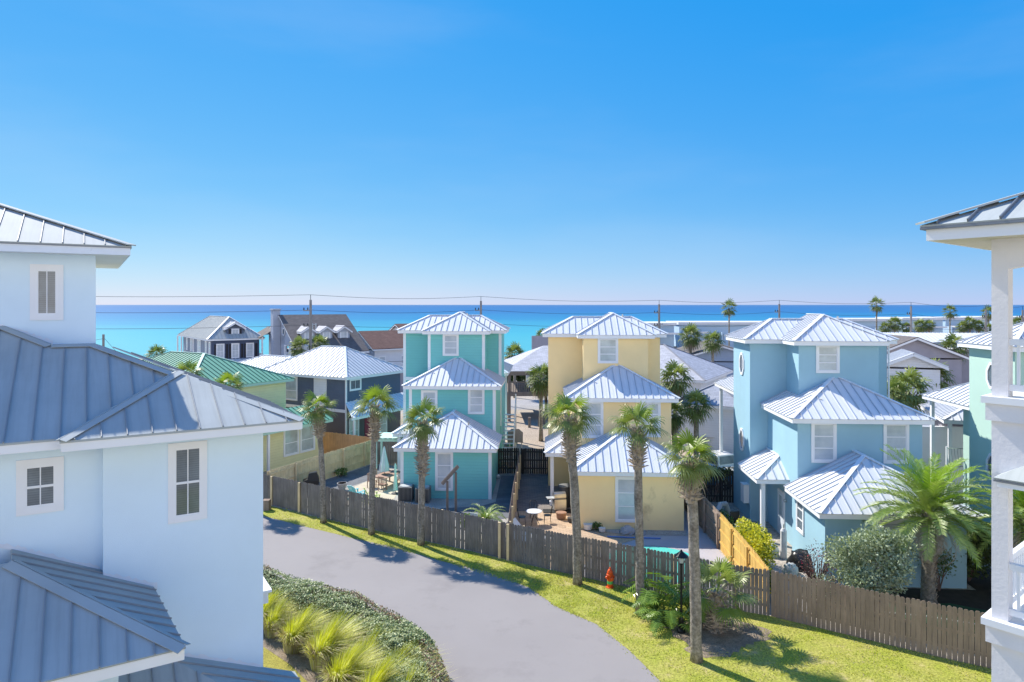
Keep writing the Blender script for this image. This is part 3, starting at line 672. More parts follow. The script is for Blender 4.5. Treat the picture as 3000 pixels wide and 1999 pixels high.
# navy house by the sea
HN = house('beach_house', 'navy and grey beach house with pale hip roof and small dormer', (-43.8, 98), 36.9, 8.2, 20, 7.0, .77, rm='zinc', wm='navy_grey', ov=.7, sp=.5, sw=.04, sh=.03,
    wins=[('l', 1.0 + i, 4.6, .9, 2.0) for i in (0, 2.2, 6, 7.2, 10.5, 12, 15)] )
nb = MB().box(.75, 7.55, .62, .72, 0, 6.8).build('front_wall', 'navy', HN)
for i, u in enumerate((1.9, 4.0, 6.1)):
    window(HN, (u - .5, .62, 4.1), (1, 0, 0), (0, -1, 0), 1.15, 2.2, .14, (.5,), 1, 'glass_blind')
for u in (1.15, 2.75, 3.2, 4.9, 5.35, 6.95): MB().box(u - .02, u + .32, .58, .618, 4.15, 6.2).build('shutter', 'shutter', HN)
dm = MB(); dm.box(2.9, 5.3, .9, 3.4, 6.9, 8.7); dm.build('dormer_wall', 'slate_wall', HN)
gable_roof(HN, 2.6, 5.6, .6, 4.2, 8.55, 9.45, 'v', 'galv_plain', 'white', 'slate_wall', .5)
window(HN, (3.6, .9, 7.45), (1, 0, 0), (0, -1, 0), 1.1, 1.0, .12, (), 1, 'glass_blind')
for u in (3.2, 4.75): MB().box(u, u + .3, .86, .898, 7.5, 8.4).build('shutter', 'shutter', HN)
pf = MB(); roof_face(pf, [(.5, -2.0, 3.4), (8.4, -2.0, 3.4), (8.0, .62, 4.0), (.9, .62, 4.0)], .5); pf.build('porch_roof', 'galv_plain', HN)
for u in (.8, 8.0): MB().box(u, u + .2, -1.8, -1.6, 0, 3.4).build('porch_post', 'white', HN)
for v in (19.0, 16.0): MB().box(-.3, -.1, v, v + .2, 0, 6.9).build('porch_post', 'white', HN)
# grey shingled house with chimney and dormers
HC = thing('beach_house', 'grey beach house with steep brown shingle roof and three dormers', 'house', (-29.6, 94.7, 0), R(36.9))
gable_roof(HC, 0, 10.6, 0, 14.9, 5.2, 10.5, 'u', 'shingle_taupe', 'white', 'grey_siding', 0, 8.5, 7.6, .4)
MB().box(.4, 10.2, .6, 14.4, 0, 5.1).build('wall', 'grey_siding', HC)
MB().box(.4, .8, 7, 14.4, 5.1, 7.5).build('wall', 'grey_siding', HC)
ch = MB().box(-.7, .35, 8.8, 10.0, 0, 11.2); ch.box(-.8, .45, 8.7, 10.1, 11.2, 11.4); ch.build('chimney', 'grey_siding', HC)
for i, u in enumerate((1.6, 4.3, 7.0)):
    v = 3.0
    MB().box(u, u + 1.8, v, v + 3, 6.0, 8.2).build('dormer_wall', 'grey_siding', HC)
    gable_roof(HC, u - .3, u + 2.1, v - .35, v + 4.5, 8.1, 8.9, 'v', 'shingle_pale', 'white', 'grey_siding', 0, ov=.3)
    window(HC, (u + .3, v, 6.5), (1, 0, 0), (0, -1, 0), 1.2, 1.6, .14, (.5,), 1, 'glass_blind')
octagon(HC, (.32, 7.2, 8.0), (0, -1, 0), (-1, 0, 0), .45, .45); 
for v, z in ((4.2, 4.6), (6.2, 4.6), (2.6, 2.0), (12.2, 5.0)): window(HC, (.4, v + .9, z), (0, -1, 0), (-1, 0, 0), .9, 1.5, .12, (.5,), 0, 'glass_blind')
bk = MB(); bk.box(-1.8, .4, 10.5, 14.6, 3.6, 3.8); bk.box(-1.8, -1.7, 10.5, 14.6, 4.6, 4.7)
for i in range(14): bk.box(-1.78, -1.72, 10.6 + i * .3, 10.66 + i * .3, 3.8, 4.6)
for v in (10.5, 14.4): bk.box(-1.85, -1.65, v, v + .2, 0, 7.2)
bk.build('balcony', 'white', HC)
rb = MB(); roof_face(rb, [(-2.2, 10.2, 7.1), (-2.2, 14.9, 7.1), (.4, 14.9, 8.6), (.4, 10.2, 8.6)], 0); rb.build('balcony_roof', 'shingle_taupe', HC)
house('beach_house', 'small white gabled house below the steep brown roof', (-23.4, 88.5), 36.9, 5.5, 6, 3.9, kind='gable', zr=5.3, axis='v', rm='shingle_taupe', wm='white_siding')
# brown roof house
HBr = house('beach_house', 'white sided house with rust brown shingle roof', (-21.3, 104.6), 36.9, 9, 10.5, 5.2, kind='gable', zr=7.8, axis='u', rm='shingle_brown', wm='white_siding', wins=[('f', 1.2, 2.6, 1.2, 1.4), ('f', 5, 2.6, 1.2, 1.4)])
house('beach_house', 'second rust brown shingled roof further towards the sea', (-17.5, 117), 36.9, 14, 11, 6.0, kind='gable', zr=8.6, axis='u', rm='shingle_brown', wm='white_siding')
lowr = house('garage', 'low dark flat roofed building in front of the rust brown roof', (-17.8, 92), 6, 12, 6, 3.1, .06, kind='hip', rm='darkroof', wm='mauve_wall', sp=0)
# green roof house
HG = house('bungalow', 'pale yellow house with green metal hip roof', (-34.7, 54.4), -30.2, 14, 9.7, 6.0, .44, rm='green_roof', wm='pale_yellow', sp=.42, tm='green_trim', cap='green_trim', sw=.04, sh=.05)
# its lean-to wing on the right side (local +u beyond the wall)
mb = MB(); roof_face(mb, [(18.3, -6, 3.05), (18.3, 9.7, 3.05), (16.0, 9.7, 4.05), (16.0, -6, 4.05)], .42, sw=.04, sh=.05, smi=1); roof_face(mb, [(16.0, -6, 4.05), (16.0, 9.7, 4.05), (13.45, 9.7, 3.2), (13.45, -6, 3.2)], 0)
w_ = mb.build('wing_roof', ['green_roof', 'seam_green'], HG)
MB().box(18.2, 18.25, -6, 9.7, 2.82, 3.02).build('fascia', 'green_trim', w_)
MB().box(13.5, 17.3, -6, 9.2, 0, 3.0).build('wing_wall', 'pale_yellow', HG)
MB().box(17.3, 17.33, -5.5, 3.3, 0, 2.9).build('porch_wall', 'strong_yellow', HG)
window(HG, (17.3, 5.6, .7), (0, 1, 0), (1, 0, 0), 1.5, 2.1, .13, (.45,), 0, 'glass_curtain'); window(HG, (17.3, 7.2, .7), (0, 1, 0), (1, 0, 0), 1.5, 2.1, .13, (.45,), 0, 'glass_curtain')
window(HG, (17.33, 1.9, .05), (0, 1, 0), (1, 0, 0), 1.3, 2.4, .15, (), 0, 'glass_dark', name='sliding_door')
for v in (-5, -1, 3.5): MB().box(18.0, 18.16, v, v + .16, 0, 2.9).build('porch_post', 'white', HG)
# white roof slate house
HS = house('bungalow', 'slate blue two storey house with bright white metal hip roof', (-22.95, 61.5), -30.2, 10.8, 8.0, 6.0, .55, rm='galv_plain', wm='slate_wall', sp=.42, sw=.05, sh=.05,
    wins=[('r', .9, 4.75, 1.4, 1.0, 'glass_dark', (), 1)])
for a, b, m in ((6.6, 8.1, 'white_siding'),): MB().box(a, b, .46, .499, 3.4, 5.75).build('wall_panel', m, HS)
MB().box(10.3, 10.42, .38, .50, 0, 5.8).build('corner_board', 'white', HS); MB().box(.5, 10.3, .44, .495, 3.0, 3.25).build('band_board', 'white', HS)
MB().box(.5, 10.29, .47, .498, 0, 3.0).build('lower_siding', 'taupe_wall', HS)
MB().box(10.301, 10.33, .5, 7.5, 0, 3.0).build('lower_siding', 'taupe_wall', HS)
window(HS, (3.0, .5, 3.6), (1, 0, 0), (0, -1, 0), 1.6, 2.1, .13, (.4,), 0, 'glass_curtain')
mb = MB(); roof_face(mb, [(9.9, -1.2, 3.0), (12.6, -1.2, 3.0), (12.6, 8, 3.0), (10.3, 8, 3.9), (10.3, .4, 3.9), (9.9, .4, 3.7)][1:5], .42); pr = mb.build('porch_roof', 'hipcap', HS)
for v in (-.8, 2.2, 7.6): MB().box(12.3, 12.44, v, v + .14, 0, 2.9).build('porch_post', 'white', HS)
MB().box(12.5, 12.58, -1.2, 8, 2.8, 2.98).build('fascia', 'white', pr)
window(HS, (10.33, .8, .3), (0, 1, 0), (1, 0, 0), 1.2, 2.2, .12, (.5,), 0, 'glass_curtain'); window(HS, (10.33, 4.4, .3), (0, 1, 0), (1, 0, 0), 1.2, 2.2, .12, (.5,), 0, 'glass_curtain')
MB().box(10.33, 10.36, 2.7, 3.5, 0, 2.2).build('door', 'reddoor', HS)
hip_roof(HS, -6.5, 2.5, 1.2, 6.6, 5.99, .40, rm='galv_plain', sp=.42, sw=.05, sh=.05)
MB().box(-6, 1, 1.7, 6.1, 0, 5.8).build('wall', 'slate_wall', HS)
# grey shingle beach house on posts, between the turquoise and the yellow house
HP = thing('stilt_house', 'weathered stilt house with pale grey roof between turquoise and yellow houses', 'house', (-.4, 70, 0), R(3))
mb = MB(); roof_face(mb, [(-.5, -.2, 5.2), (11, -.2, 5.2), (11, 6.5, 7.4), (4.3, 6.5, 7.4)], 0, thick=.1); roof_face(mb, [(-.5, -.2, 5.2), (4.3, 6.5, 7.4), (-.5, 12, 5.2)], 0, thick=.1); mb.build('roof', 'shingle_pale', HP)
MB().box(-.3, 11, -.1, .1, 4.75, 5.1).build('beam', 'greypost', HP)
dk = MB(); dk.box(-.2, 10.8, 0, 8, 2.6, 3.05); dk.build('deck', 'greypost', HP)
MB().box(2.5, 10.8, 3.5, 9, 3.05, 5.1).build('wall', 'white_siding', HP)
for u in (0, 4.2, 8): 
    for v in (.1, 4.0): MB().box(u, u + .28, v, v + .28, 0, 2.6 if v > 1 else 5.1).build('post', 'greypost', HP)
dk = MB(); dk.box(0, 10, .0, .08, 4.0, 4.1)
for i in range(40): dk.box(.3 + i * .22, .36 + i * .22, .02, .06, 3.05, 4.0)
dk.build('railing', 'greypost', HP)
# pale shingle house right of the yellow one
H1_ = house('bungalow', 'white house with broad pale grey shingle hip roof', (5.7, 69.8), -30.2, 14, 11.6, 5.0, .5, rm='shingle_pale', wm='white_siding', ov=.6, cap='shingle_pale', wins=[('r', 1.2, 2.7, .6, 1.3, 'glass_dark'), ('r', 3.8, 2.2, .7, 1.9, 'glass_dark'), ('f', 10.5, 2.6, 1, 1.4)])
house('bungalow', 'blue grey sided house with brown shingle gable behind the pale roof', (19.5, 83), -8, 12, 14, 5.3, kind='gable', zr=7.1, axis='v', rm='shingle_taupe', wm='blue_siding', wins=[('f', 3, 2.5, 1, 1.3)])
house('bungalow', 'low wing with grey shingles between the palms and the blue house', (13.2, 56.5), -30.2, 6.0, 6, 3.9, .5, rm='shingle_blue', wm='white_siding', cap='shingle_blue')
house('shed', 'small white gabled outbuilding right of the blue house', (31.0, 57.5), -20, 5, 5, 6.9, kind='gable', zr=8.0, axis='v', rm='galv_plain', wm='white_siding', sp=.5)
house('bungalow', 'mauve grey gabled house right of the blue house', (36.3, 70), -2, 10.4, 12, 6.65, kind='gable', zr=8.7, axis='v', rm='shingle_taupe', wm='mauve_wall')
house('warehouse', 'long low building with white metal roof behind the mauve gable', (46, 86), -8, 22, 10, 6.9, kind='gable', zr=8.3, axis='u', rm='galv_plain', wm='white_siding', sp=.5)
house('bungalow', 'dark two storey house with white window frames behind the mint house', (49.5, 76), -6, 9, 8, 7.2, .2, rm='darkroof', wm='mauve_wall', wins=[('f', 2.2, 4.6, 1.6, 1.8, 'glass_dark'), ('f', 4.4, 4.6, 1.6, 1.8, 'glass_dark')])
HQ = house('pavilion', 'open porch with white metal roof beyond the date palm', (26.2, 41.5), -20, 6.5, 6.5, 5.0, .42, rm='galv_plain', wm='mauve_wall', sp=.42, posts='white')
# white walls and metal balcony left of the mint house
ww = thing('garden_wall', 'tall white wall panels behind the blue house', 'wall', (26.2, 43.2, 0), -.1)
MB().box(-1.6, 5, 0, .2, 0, 4.2).build('panel', 'white', ww); MB().box(-1.65, 5.05, -.04, .24, 4.2, 4.3).build('coping', 'white', ww)
br = thing('metal_railing', 'curved metal baluster railing above the date palm', 'railing', (25.6, 40.2, 0), -.1)
mb = MB(); mb.beam((0, 0, 3.55), (2.6, 0, 3.55), .05, .05); mb.beam((0, 0, 2.5), (2.6, 0, 2.5), .05, .05); mb.build('rail', 'steel', br)
mb = MB()
for i in range(15):
    u = .1 + i * .17; mb.tube([(u, 0, 2.5), (u, -.12, 2.8), (u, -.02, 3.2), (u, 0, 3.55)], .018, 5)
mb.build('baluster', 'steel', br)
for u in (0, 2.6): MB().box(u - .04, u + .04, -.04, .04, 0, 3.65).build('post', 'white', br)

# condominium rows by the beach
def condo(label, x0p, x1p, d, zt, d2=None):
    a = P(x0p, 950, d); b = P(x1p, 950, d2 or d); L = (b - a); L.z = 0; w = L.length
    H = thing('condo_block', label, 'apartment block', (a.x, a.y, 0), math.atan2(L.y, L.x), 'pale blue condominium rows by the beach')
    MB().box(0, w, 0, 10, 0, zt - .5).build('wall', 'condo', H)
    MB().box(-.3, w + .3, -.6, 10.4, zt - .5, zt).build('roof', 'condo_roof', H)
    n = max(2, int(w / 6.5))
    wl = MB(); wr = MB()
    for i in range(n):
        u = (i + .5) * w / n
        if (i + len(label)) % 3: wr.box(u - 1.8, u + 1.6, -2.4, -.6, zt - 2.1, zt - 1.8)
        w1 = MB().box(u - 2.2, u - 1.7, -.06, 0, zt - 3.4, zt - 2.3).build('window', 'glass_dark', H)
        w2 = MB().box(u + 1.2, u + 1.8, -.06, 0, zt - 5.6, zt - 4.4).build('window', 'glass_dark', H)
        wl.box(u - 2.8, u - 2.6, -2.6, 0, 0, zt - 1.9)
    wr.build('awning', 'condo_roof', H); wl.build('party_wall', 'condo', H)
    return H
condo('short blue condo block just right of the yellow house roof', 1895, 1975, 128, 8.6)
condo('long blue condo row behind the tall lone palm left of the blue house', 1990, 2300, 133, 8.6)
condo('blue condo row directly behind the blue house roof', 2440, 2636, 140, 9.1)
condo('blue condo row behind the pole right of the blue house', 2644, 2762, 146, 9.2)
condo('blue condo row left of the white balcony column', 2770, 2900, 150, 9.2)
condo('blue condo row seen through the balcony opening', 2908, 3120, 152, 9.3)
wl = MB().box(0, 9, 0, .3, 0, 6.6); q = wl.build('garden_wall', 'mauve_wall'); q.location = (3.4, 118, 0); tag(q, 'low grey beach walkway wall left of the yellow house roof', 'wall')
# ================================================================= fences
def fence(name, label, pts, h, m, side=1, pw=.14, gap=.012, posts=2.4, rails=True, zj=.02, group=None, postm=None, gapprob=.08, skew=.01, capped=False):
    """pickets follow pts; posts and rails stand on side*normal"""
    o0 = pts[0]; H = thing(name, label, 'fence', (o0[0], o0[1], 0), 0, group)
    pts = [V((p[0] - o0[0], p[1] - o0[1], 0)) for p in pts]
    mb = MB(); rb = MB(); dist = 0; nextpost = .05; postspots = []
    hs = 0
    for a, b in zip(pts[:-1], pts[1:]):
        d = b - a; L = d.length; d.normalize(); n = V((-d.y, d.x, 0)) * side
        x = 0
        while x < L - .03:
            w = min(pw * (1 + rng.uniform(-.06, .06)), L - x)
            hh = h + rng.uniform(-zj, zj) + .03 * math.sin(dist * .35)
            z0 = 0; c = w * .22
            tl = rng.uniform(-skew, skew)
            off = n * rng.uniform(-.004, .004)
            p = a + d * x + off; q = p + d * (w - .006)
            e = d * tl
            prof = [p + V((0, 0, z0)), q + V((0, 0, z0)), q + e + V((0, 0, hh - .05)), q + e - d * c + V((0, 0, hh)), p + e + d * c + V((0, 0, hh)), p + e + V((0, 0, hh - .05))]
            mb.prism(prof, n * -.018)
            g = gap if rng.random() > gapprob else rng.uniform(.015, .03)
            x += w + g; dist += w + g
            if dist >= nextpost: postspots.append((a + d * x, n)); nextpost += posts
        if rails:
            for zr in (.35, h * .52, h - .28):
                rb.obox(a + n * .003 + V((0, 0, zr)), d * L, n * .04, V((0, 0, .09)))
    mb.build('pickets', m, H)
    if rails: rb.build('rails', m, H)
    pm = None
    for p, n in postspots:
        if pm is None:
            pm = MB().box(-.045, .045, -.045, .045, 0, h - .06).build('post', postm or m, H)
            o = pm
        else: o = pm.copy(); col.objects.link(o); o.parent = H
        o.location = p + n * .09
    return H
Gf = lambda px, py, z=1.75: (lambda v: (v.x, v.y))(G(px, py, z))
seg1 = [(-30, 44.7), (-15.1, 41.4), (-10.75, 38.5), (-6.1, 35.7), (-2.45, 33.6), (-.13, 32.1), (2.6, 30.4), (5.15, 28.9), (8.4, 27.0), (9.93, 26.3)]
FL = fence('picket_fence', 'long weathered grey brown picket fence behind the tall palms', seg1, 1.76, 'oldfence', 1, gap=.004, gapprob=.14, postm='pine')
for (x_, y_) in ((-14.4, 40.85), (-12.3, 39.42), (-.60, 32.25), (-.20, 31.98)):
    MB().box(-.06, .06, -.05, .05, 0, 1.72).build('post', 'pine', FL).location = (x_ + 30, y_ - 44.7, 0)
seg2 = [(9.98, 26.28), (12.8, 24.4), (14.6, 23.2), (15.8, 22.5), (21, 19.3)]
fence('picket_fence', 'brown wooden fence running below the date palm to the right edge', seg2, 1.78, 'oldfence2', 1, pw=.155, gap=.006, gapprob=.03, rails=True)
fence('picket_fence', 'pale new pine fence with posts beside the patio', [(-15.0, 41.8), (-10.6, 51.6)], 1.8, 'pine', -1, gapprob=0, gap=.004)
fence('picket_fence', 'orange cedar fence beyond the pale pine fence', [(-16.5, 55.2), (-14.5, 54.5), (-10.7, 52.3)], 1.8, 'cedar', 1, gapprob=0, gap=.004)
fence('picket_fence', 'grey board fence behind the mint pergola', [(-10.4, 51.4), (-7.6, 50.4)], 1.8, 'oldfence2', 1, gapprob=0)
fence('picket_fence', 'narrow side fence between turquoise and yellow houses', [(-.18, 32.3), (.05, 38), (.42, 45.6), (.56, 48.4)], 1.76, 'oldfence2', -1, gapprob=.05, postm='pine')
fence('picket_fence', 'dark back fence closing the alley beside the turquoise house', [(-1.15, 48.5), (.5, 48.5)], 1.8, 'darkfence', -1, gapprob=.5)
fence('picket_fence', 'dark back fence behind the alley of the yellow house', [(.62, 48.5), (3.4, 48.3)], 1.8, 'darkfence', -1, gapprob=.5)
fence('picket_fence', 'golden pine fence between pool and blue house', [(9.93, 26.45), (10.1, 30), (10.2, 33.4)], 1.8, 'pine_orange', 1, gapprob=.0, gap=.005)
fence('picket_fence', 'older grey pine fence continuing behind the golden fence', [(10.2, 33.45), (10.2, 36), (10.1, 41.5)], 1.8, 'oldfence2', 1, gapprob=.0)
fence('picket_fence', 'nearly black back fence left of the blue house', [(10.1, 41.7), (14.0, 41.3)], 1.9, 'darkfence', -1, gapprob=0)

# ================================================================= palms
def fan_leaf(mb, base, az, el, pl, bl, nseg=22, droop=.5, w=.045, mi=0, spread=115, r=rng):
    """costapalmate leaf: a petiole that ends in a fan of narrow drooping segments"""
    d = V((math.cos(az) * math.cos(el), math.sin(az) * math.cos(el), math.sin(el)))
    side = V((-math.sin(az), math.cos(az), 0)); nrm = d.cross(side).normalized()
    if nrm.z < 0: nrm = -nrm
    base = V(base); mid = base + d * pl * .5 + V((0, 0, .03)); P1 = base + d * pl + V((0, 0, -.08 * pl))
    s = side * .018
    mb.add([base - s, base + s, mid + s, mid - s, P1 + s * .7, P1 - s * .7], [(0, 1, 2, 3), (3, 2, 4, 5)], mi)
    d2 = (d + V((0, 0, -.25))).normalized()
    for k in range(nseg):
        t = (k / (nseg - 1) * 2 - 1); a = t * R(spread)
        L = bl * (1 - .25 * abs(t)) * r.uniform(.85, 1.08)
        fold = nrm * (-.30 * abs(math.sin(a)) + .06 * (k % 2))
        dd = (d2 * math.cos(a) + side * math.sin(a) + fold).normalized()
        ww = dd.cross(nrm).normalized() * w * .5
        dr = droop * r.uniform(.6, 1.3)
        p1 = P1 + dd * L * .5; p2 = P1 + dd * L * .82 + V((0, 0, -.22 * dr * L)); p3 = P1 + dd * L * .98 + V((0, 0, -.60 * dr * L))
        mb.add([P1 - ww * .3, P1 + ww * .3, p1 + ww, p1 - ww, p2 + ww * .6, p2 - ww * .6, p3], [(0, 1, 2, 3), (3, 2, 4, 5), (5, 4, 6)], mi)
def sabal_crown(seed, n=20, pl=.60, bl=.8, lo=-25, hi=80, nseg=28, young=.25, droop=.55, w=.045):
    r = random.Random(seed); mb = MB()
    for i in range(n):
        f = (i + .5) / n; el = R(hi - (hi - lo) * f ** .85 + r.uniform(-7, 7)); az = i * 2.39996 + r.uniform(-.3, .3)
        fan_leaf(mb, (0, 0, .1 * (1 - f)), az, el, pl * r.uniform(.8, 1.15), bl * r.uniform(.85, 1.1), nseg, droop, w, 1 if (f < young) else 0, r=r)
    return mb
crowns = {}
def crown_mesh(key, **k):
    if key not in crowns:
        o = sabal_crown(**k).build('crown', ['sabal', 'sabal_young'] if not key.startswith('far') else ['farpalm', 'sabal']); crowns[key] = o.data; bpy.data.objects.remove(o)
    return crowns[key]
def boots_mesh(zb, zt, r0, seed, flare=.5, big=1.0):
    r = random.Random(seed); mb = MB(); n = int((zt - zb) * 62 * big) + 12
    for i in range(n):
        f = i / n; z = zb + (zt - zb) * f; a = i * 2.39996 + r.uniform(-.2, .2)
        rr = r0 * (1.0 + .55 * math.sin(math.pi * min(1, f * .85 + .1))) * flare * 2
        d = V((math.cos(a), math.sin(a), 0)); sd = V((-math.sin(a), math.cos(a), 0)); el = r.uniform(.35, 1.3) * (.35 + f)
        o = d * rr * .7 + V((0, 0, z)); L = r.uniform(.20, .36) * big; w = r.uniform(.04, .065)
        tip = o + (d + V((0, 0, el))).normalized() * L
        up = V((0, 0, .05)); mb.add([o - sd * w, o + sd * w, tip + sd * w * .45, tip - sd * w * .45, o - sd * w - d * .06 + up, o + sd * w - d * .06 + up, tip + sd * w * .4 - d * .03, tip - sd * w * .4 - d * .03],
               [(0, 1, 2, 3), (7, 6, 5, 4), (0, 4, 5, 1), (1, 5, 6, 2), (2, 6, 7, 3), (3, 7, 4, 0)])
    mb.tube([(0, 0, zb - .05), (0, 0, (zb + zt) / 2), (0, 0, zt)], [r0 * 1.0, r0 * 1.45, r0 * .9], 8)
    return mb
def palm(label, x, y, zc, zb, r0, lean=(0, 0), var='a', s=1.0, group='sabal palms in front of the picket fence', name='palm_tree', seed=1, rot=0, skirt=0, cat='palm tree', ck=None, far=False):
    H = thing(name, label, cat, (x, y, 0), 0, group); r = random.Random(seed)
    pts = []; rs = []; nn = 14 if not far else 5
    for i in range(nn + 1):
        f = i / nn; z = zc * f; k = 1 - math.cos(f * math.pi / 2)
        pts.append((lean[0] * k + (r.uniform(-.015, .015) if not far else 0), lean[1] * k, z - .03)); rs.append(r0 * (1.22 if i == 0 else 1.05 - .12 * f) * (1 + (r.uniform(-.05, .05) if not far else 0)))
    MB().tube(pts, rs, 10 if not far else 6).build('trunk', 'trunk', H, smooth=True)
    if zb is not None:
        b = boots_mesh(zb, zc - .02, r0, seed).build('leaf_bases', 'boot', H)
        k = 1 - math.cos((zb + zc) / 2 / zc * math.pi / 2); b.location = (lean[0] * k, lean[1] * k, 0)
    if var == 'w': me = crown_mesh('farw', seed=5, n=26, pl=.7, bl=.7, lo=-50, hi=85, nseg=10, droop=.3, w=.10)
    elif far: me = crown_mesh('far' + var, seed=11 + ord(var), n=30, pl=.6, bl=.75, lo=-45, hi=85, nseg=12, droop=.6, w=.09)
    else: me = crown_mesh(var, seed=20 + ord(var[0]), n={'a': 16, 'b': 13, 'c': 18}[var], lo={'a': -25, 'b': -8, 'c': -30}[var], pl=.58, bl=.82, w=.05)
    c = bpy.data.objects.new('crown', me); col.objects.link(c); c.parent = H; c.location = (lean[0], lean[1], zc); c.rotation_euler = (0, 0, rot); c.scale = (s, s, s)
    if skirt:
        mb = MB(); rr = random.Random(seed + 3)
        for i in range(int(14 * skirt)):
            fan_leaf(mb, (0, 0, -.05), i * 2.4, R(rr.uniform(-80, -45)), .5 * s, .7 * s, 10, .8, .06, r=rr)
        o = mb.build('dead_fronds', 'deadfrond', H); o.location = (lean[0], lean[1], zc)
    return H
fg = 'sabal palms in front of the picket fence'
palm('leftmost slim sabal palm on the verge, its trunk base nearest the house wall', -10.37, 37.55, 6.3, 4.7, .155, (-.3, 0), 'a', .95, seed=1, rot=.4, skirt=.35)
palm('second slim palm from the left with open drooping fan crown', -7.35, 35.66, 6.65, 4.9, .155, (.22, .1), 'b', 1.12, seed=2, rot=2)
palm('palm with long shaggy leaf base section in front of the turquoise house', -4.54, 34.1, 6.15, 3.45, .165, (.1, 0), 'c', 1.05, seed=3, rot=1.1)
palm('tall slightly bent palm crossing the left side of the yellow house', 2.82, 29.3, 7.15, 5.3, .19, (-.38, 0), 'a', 1.1, seed=4, rot=3.2)
palm('tall straight palm in front of the middle of the yellow house', 4.97, 26.5, 7.2, 5.65, .165, (-.12, 0), 'b', 1.0, seed=5, rot=.9)
palm('nearest tall palm with shaggy brown leaf bases right of the yellow house', 6.21, 23.0, 6.75, 5.35, .185, (-.18, .1), 'c', .92, seed=6, rot=4.0, skirt=.5)
palm('palm behind the near roof whose fronds just clear its ridge', -17.4, 42.0, 6.9, 5.5, .16, (0, 0), 'a', 1.0, seed=7, rot=2.6)
palm('palm tip showing left above the near grey roof', -21.4, 45.0, 7.35, 5.8, .16, (0, 0), 'b', 1.0, seed=8, rot=1.6)
bg = 'palms between and behind the houses'
def fp(label, px, py, d, s=1.0, var='a', skirt=0, seed=1, lean=(0, 0), r0=.17, gp=bg, far=True, zb=None):
    p = P(px, py, d); return palm(label, p.x, p.y, p.z, zb, r0, lean, var, s, gp, seed=seed, rot=seed, skirt=skirt, far=far)
fp('big round palm against the sea right of the turquoise tower', 1508, 1040, 88, 1.5, 'a', 1.2, 31)
fp('dense green palm between turquoise and yellow houses', 1585, 1110, 60, 1.35, 'b', 1.6, 32, far=True)
fp('dark shaggy palm right of the yellow tower', 1978, 1112, 57, 1.45, 'a', 1.6, 33)
fp('slim palm right of the yellow house above the parked cars', 2040, 1190, 43.5, 1.0, 'b', .5, 34, zb=None)
fp('second smaller palm partly behind the slim one beside the yellow house', 1975, 1215, 47, .95, 'c', .8, 35)
fp('large leafy palm right of the blue house', 2660, 1145, 50, 1.55, 'a', .6, 36)
fp('yellow green palm touching the blue house wall', 2618, 1165, 47, 1.35, 'b', .3, 37)
fp('darker palm farther right of the blue house', 2735, 1105, 58, 1.45, 'c', 1.2, 38)
fp('palm in front of the dark two storey house near the balcony column', 2795, 1020, 75, 1.5, 'a', 1, 39)
fp('shaggy palm between the brown chimney roof and the white metal roof, left one', 880, 1020, 74, 1.2, 'a', 1, 40)
fp('shaggy palm just right of the power pole below the grey dormer house', 935, 1012, 76, 1.2, 'b', .8, 41)
fp('small palm against the sea above the green roof', 459, 1040, 62, .9, 'c', .2, 42)
fp('round palm with dead brown skirt right of the yellow tower top', 2023, 985, 84, 1.45, 'a', 1.6, 43)
fp('low palm shrub behind the pale grey roof', 2088, 1003, 80, 1.3, 'b', .3, 44)
fp('tiny palm by the beach wall left of the yellow tower', 1590, 985, 120, 1.3, 'c', .3, 45)
tg = 'tall lone fan palms on the skyline'
fp('tallest slender palm on the skyline left of the blue house roof', 2136, 903, 118, 1.35, 'w', .4, 51, r0=.14, gp=tg)
fp('tall slender palm on the skyline right of the blue house roof', 2568, 893, 114, 1.2, 'w', .4, 52, r0=.14, gp=tg)
fp('slender skyline palm left of the balcony column', 2783, 914, 124, 1.25, 'w', .3, 53, r0=.14, gp=tg)
fp('skyline palm touching the balcony column edge', 2895, 918, 122, 1.2, 'w', .3, 54, r0=.14, gp=tg)
cg = 'cluster palms in front of the condominium rows'
for i, (px, py, s_c, lb) in enumerate(((2593, 965, 1.25, 'cluster palm directly right of the blue house roof edge'), (2622, 953, 1.5, 'largest cluster palm right of the blue roof edge'), (2655, 965, 1.2, 'cluster palm just left of the tall grey pole'),
        (2695, 958, 1.4, 'cluster palm just right of the tall grey pole'), (2722, 957, 1.2, 'second cluster palm right of the tall grey pole'), (2820, 962, 1.2, 'cluster palm right of the lone skyline palm'),
        (2841, 950, 1.35, 'tallest cluster palm near the balcony column'), (2868, 958, 1.2, 'cluster palm before the pole at the balcony column'), (2898, 968, 1.1, 'cluster palm cut by the balcony column'), (2985, 950, 1.4, 'cluster palm seen through the balcony opening'))):
    fp(lb, px, py - 3, 106, s_c * .78, 'abc'[i % 3], .6, 60 + i, gp=cg)

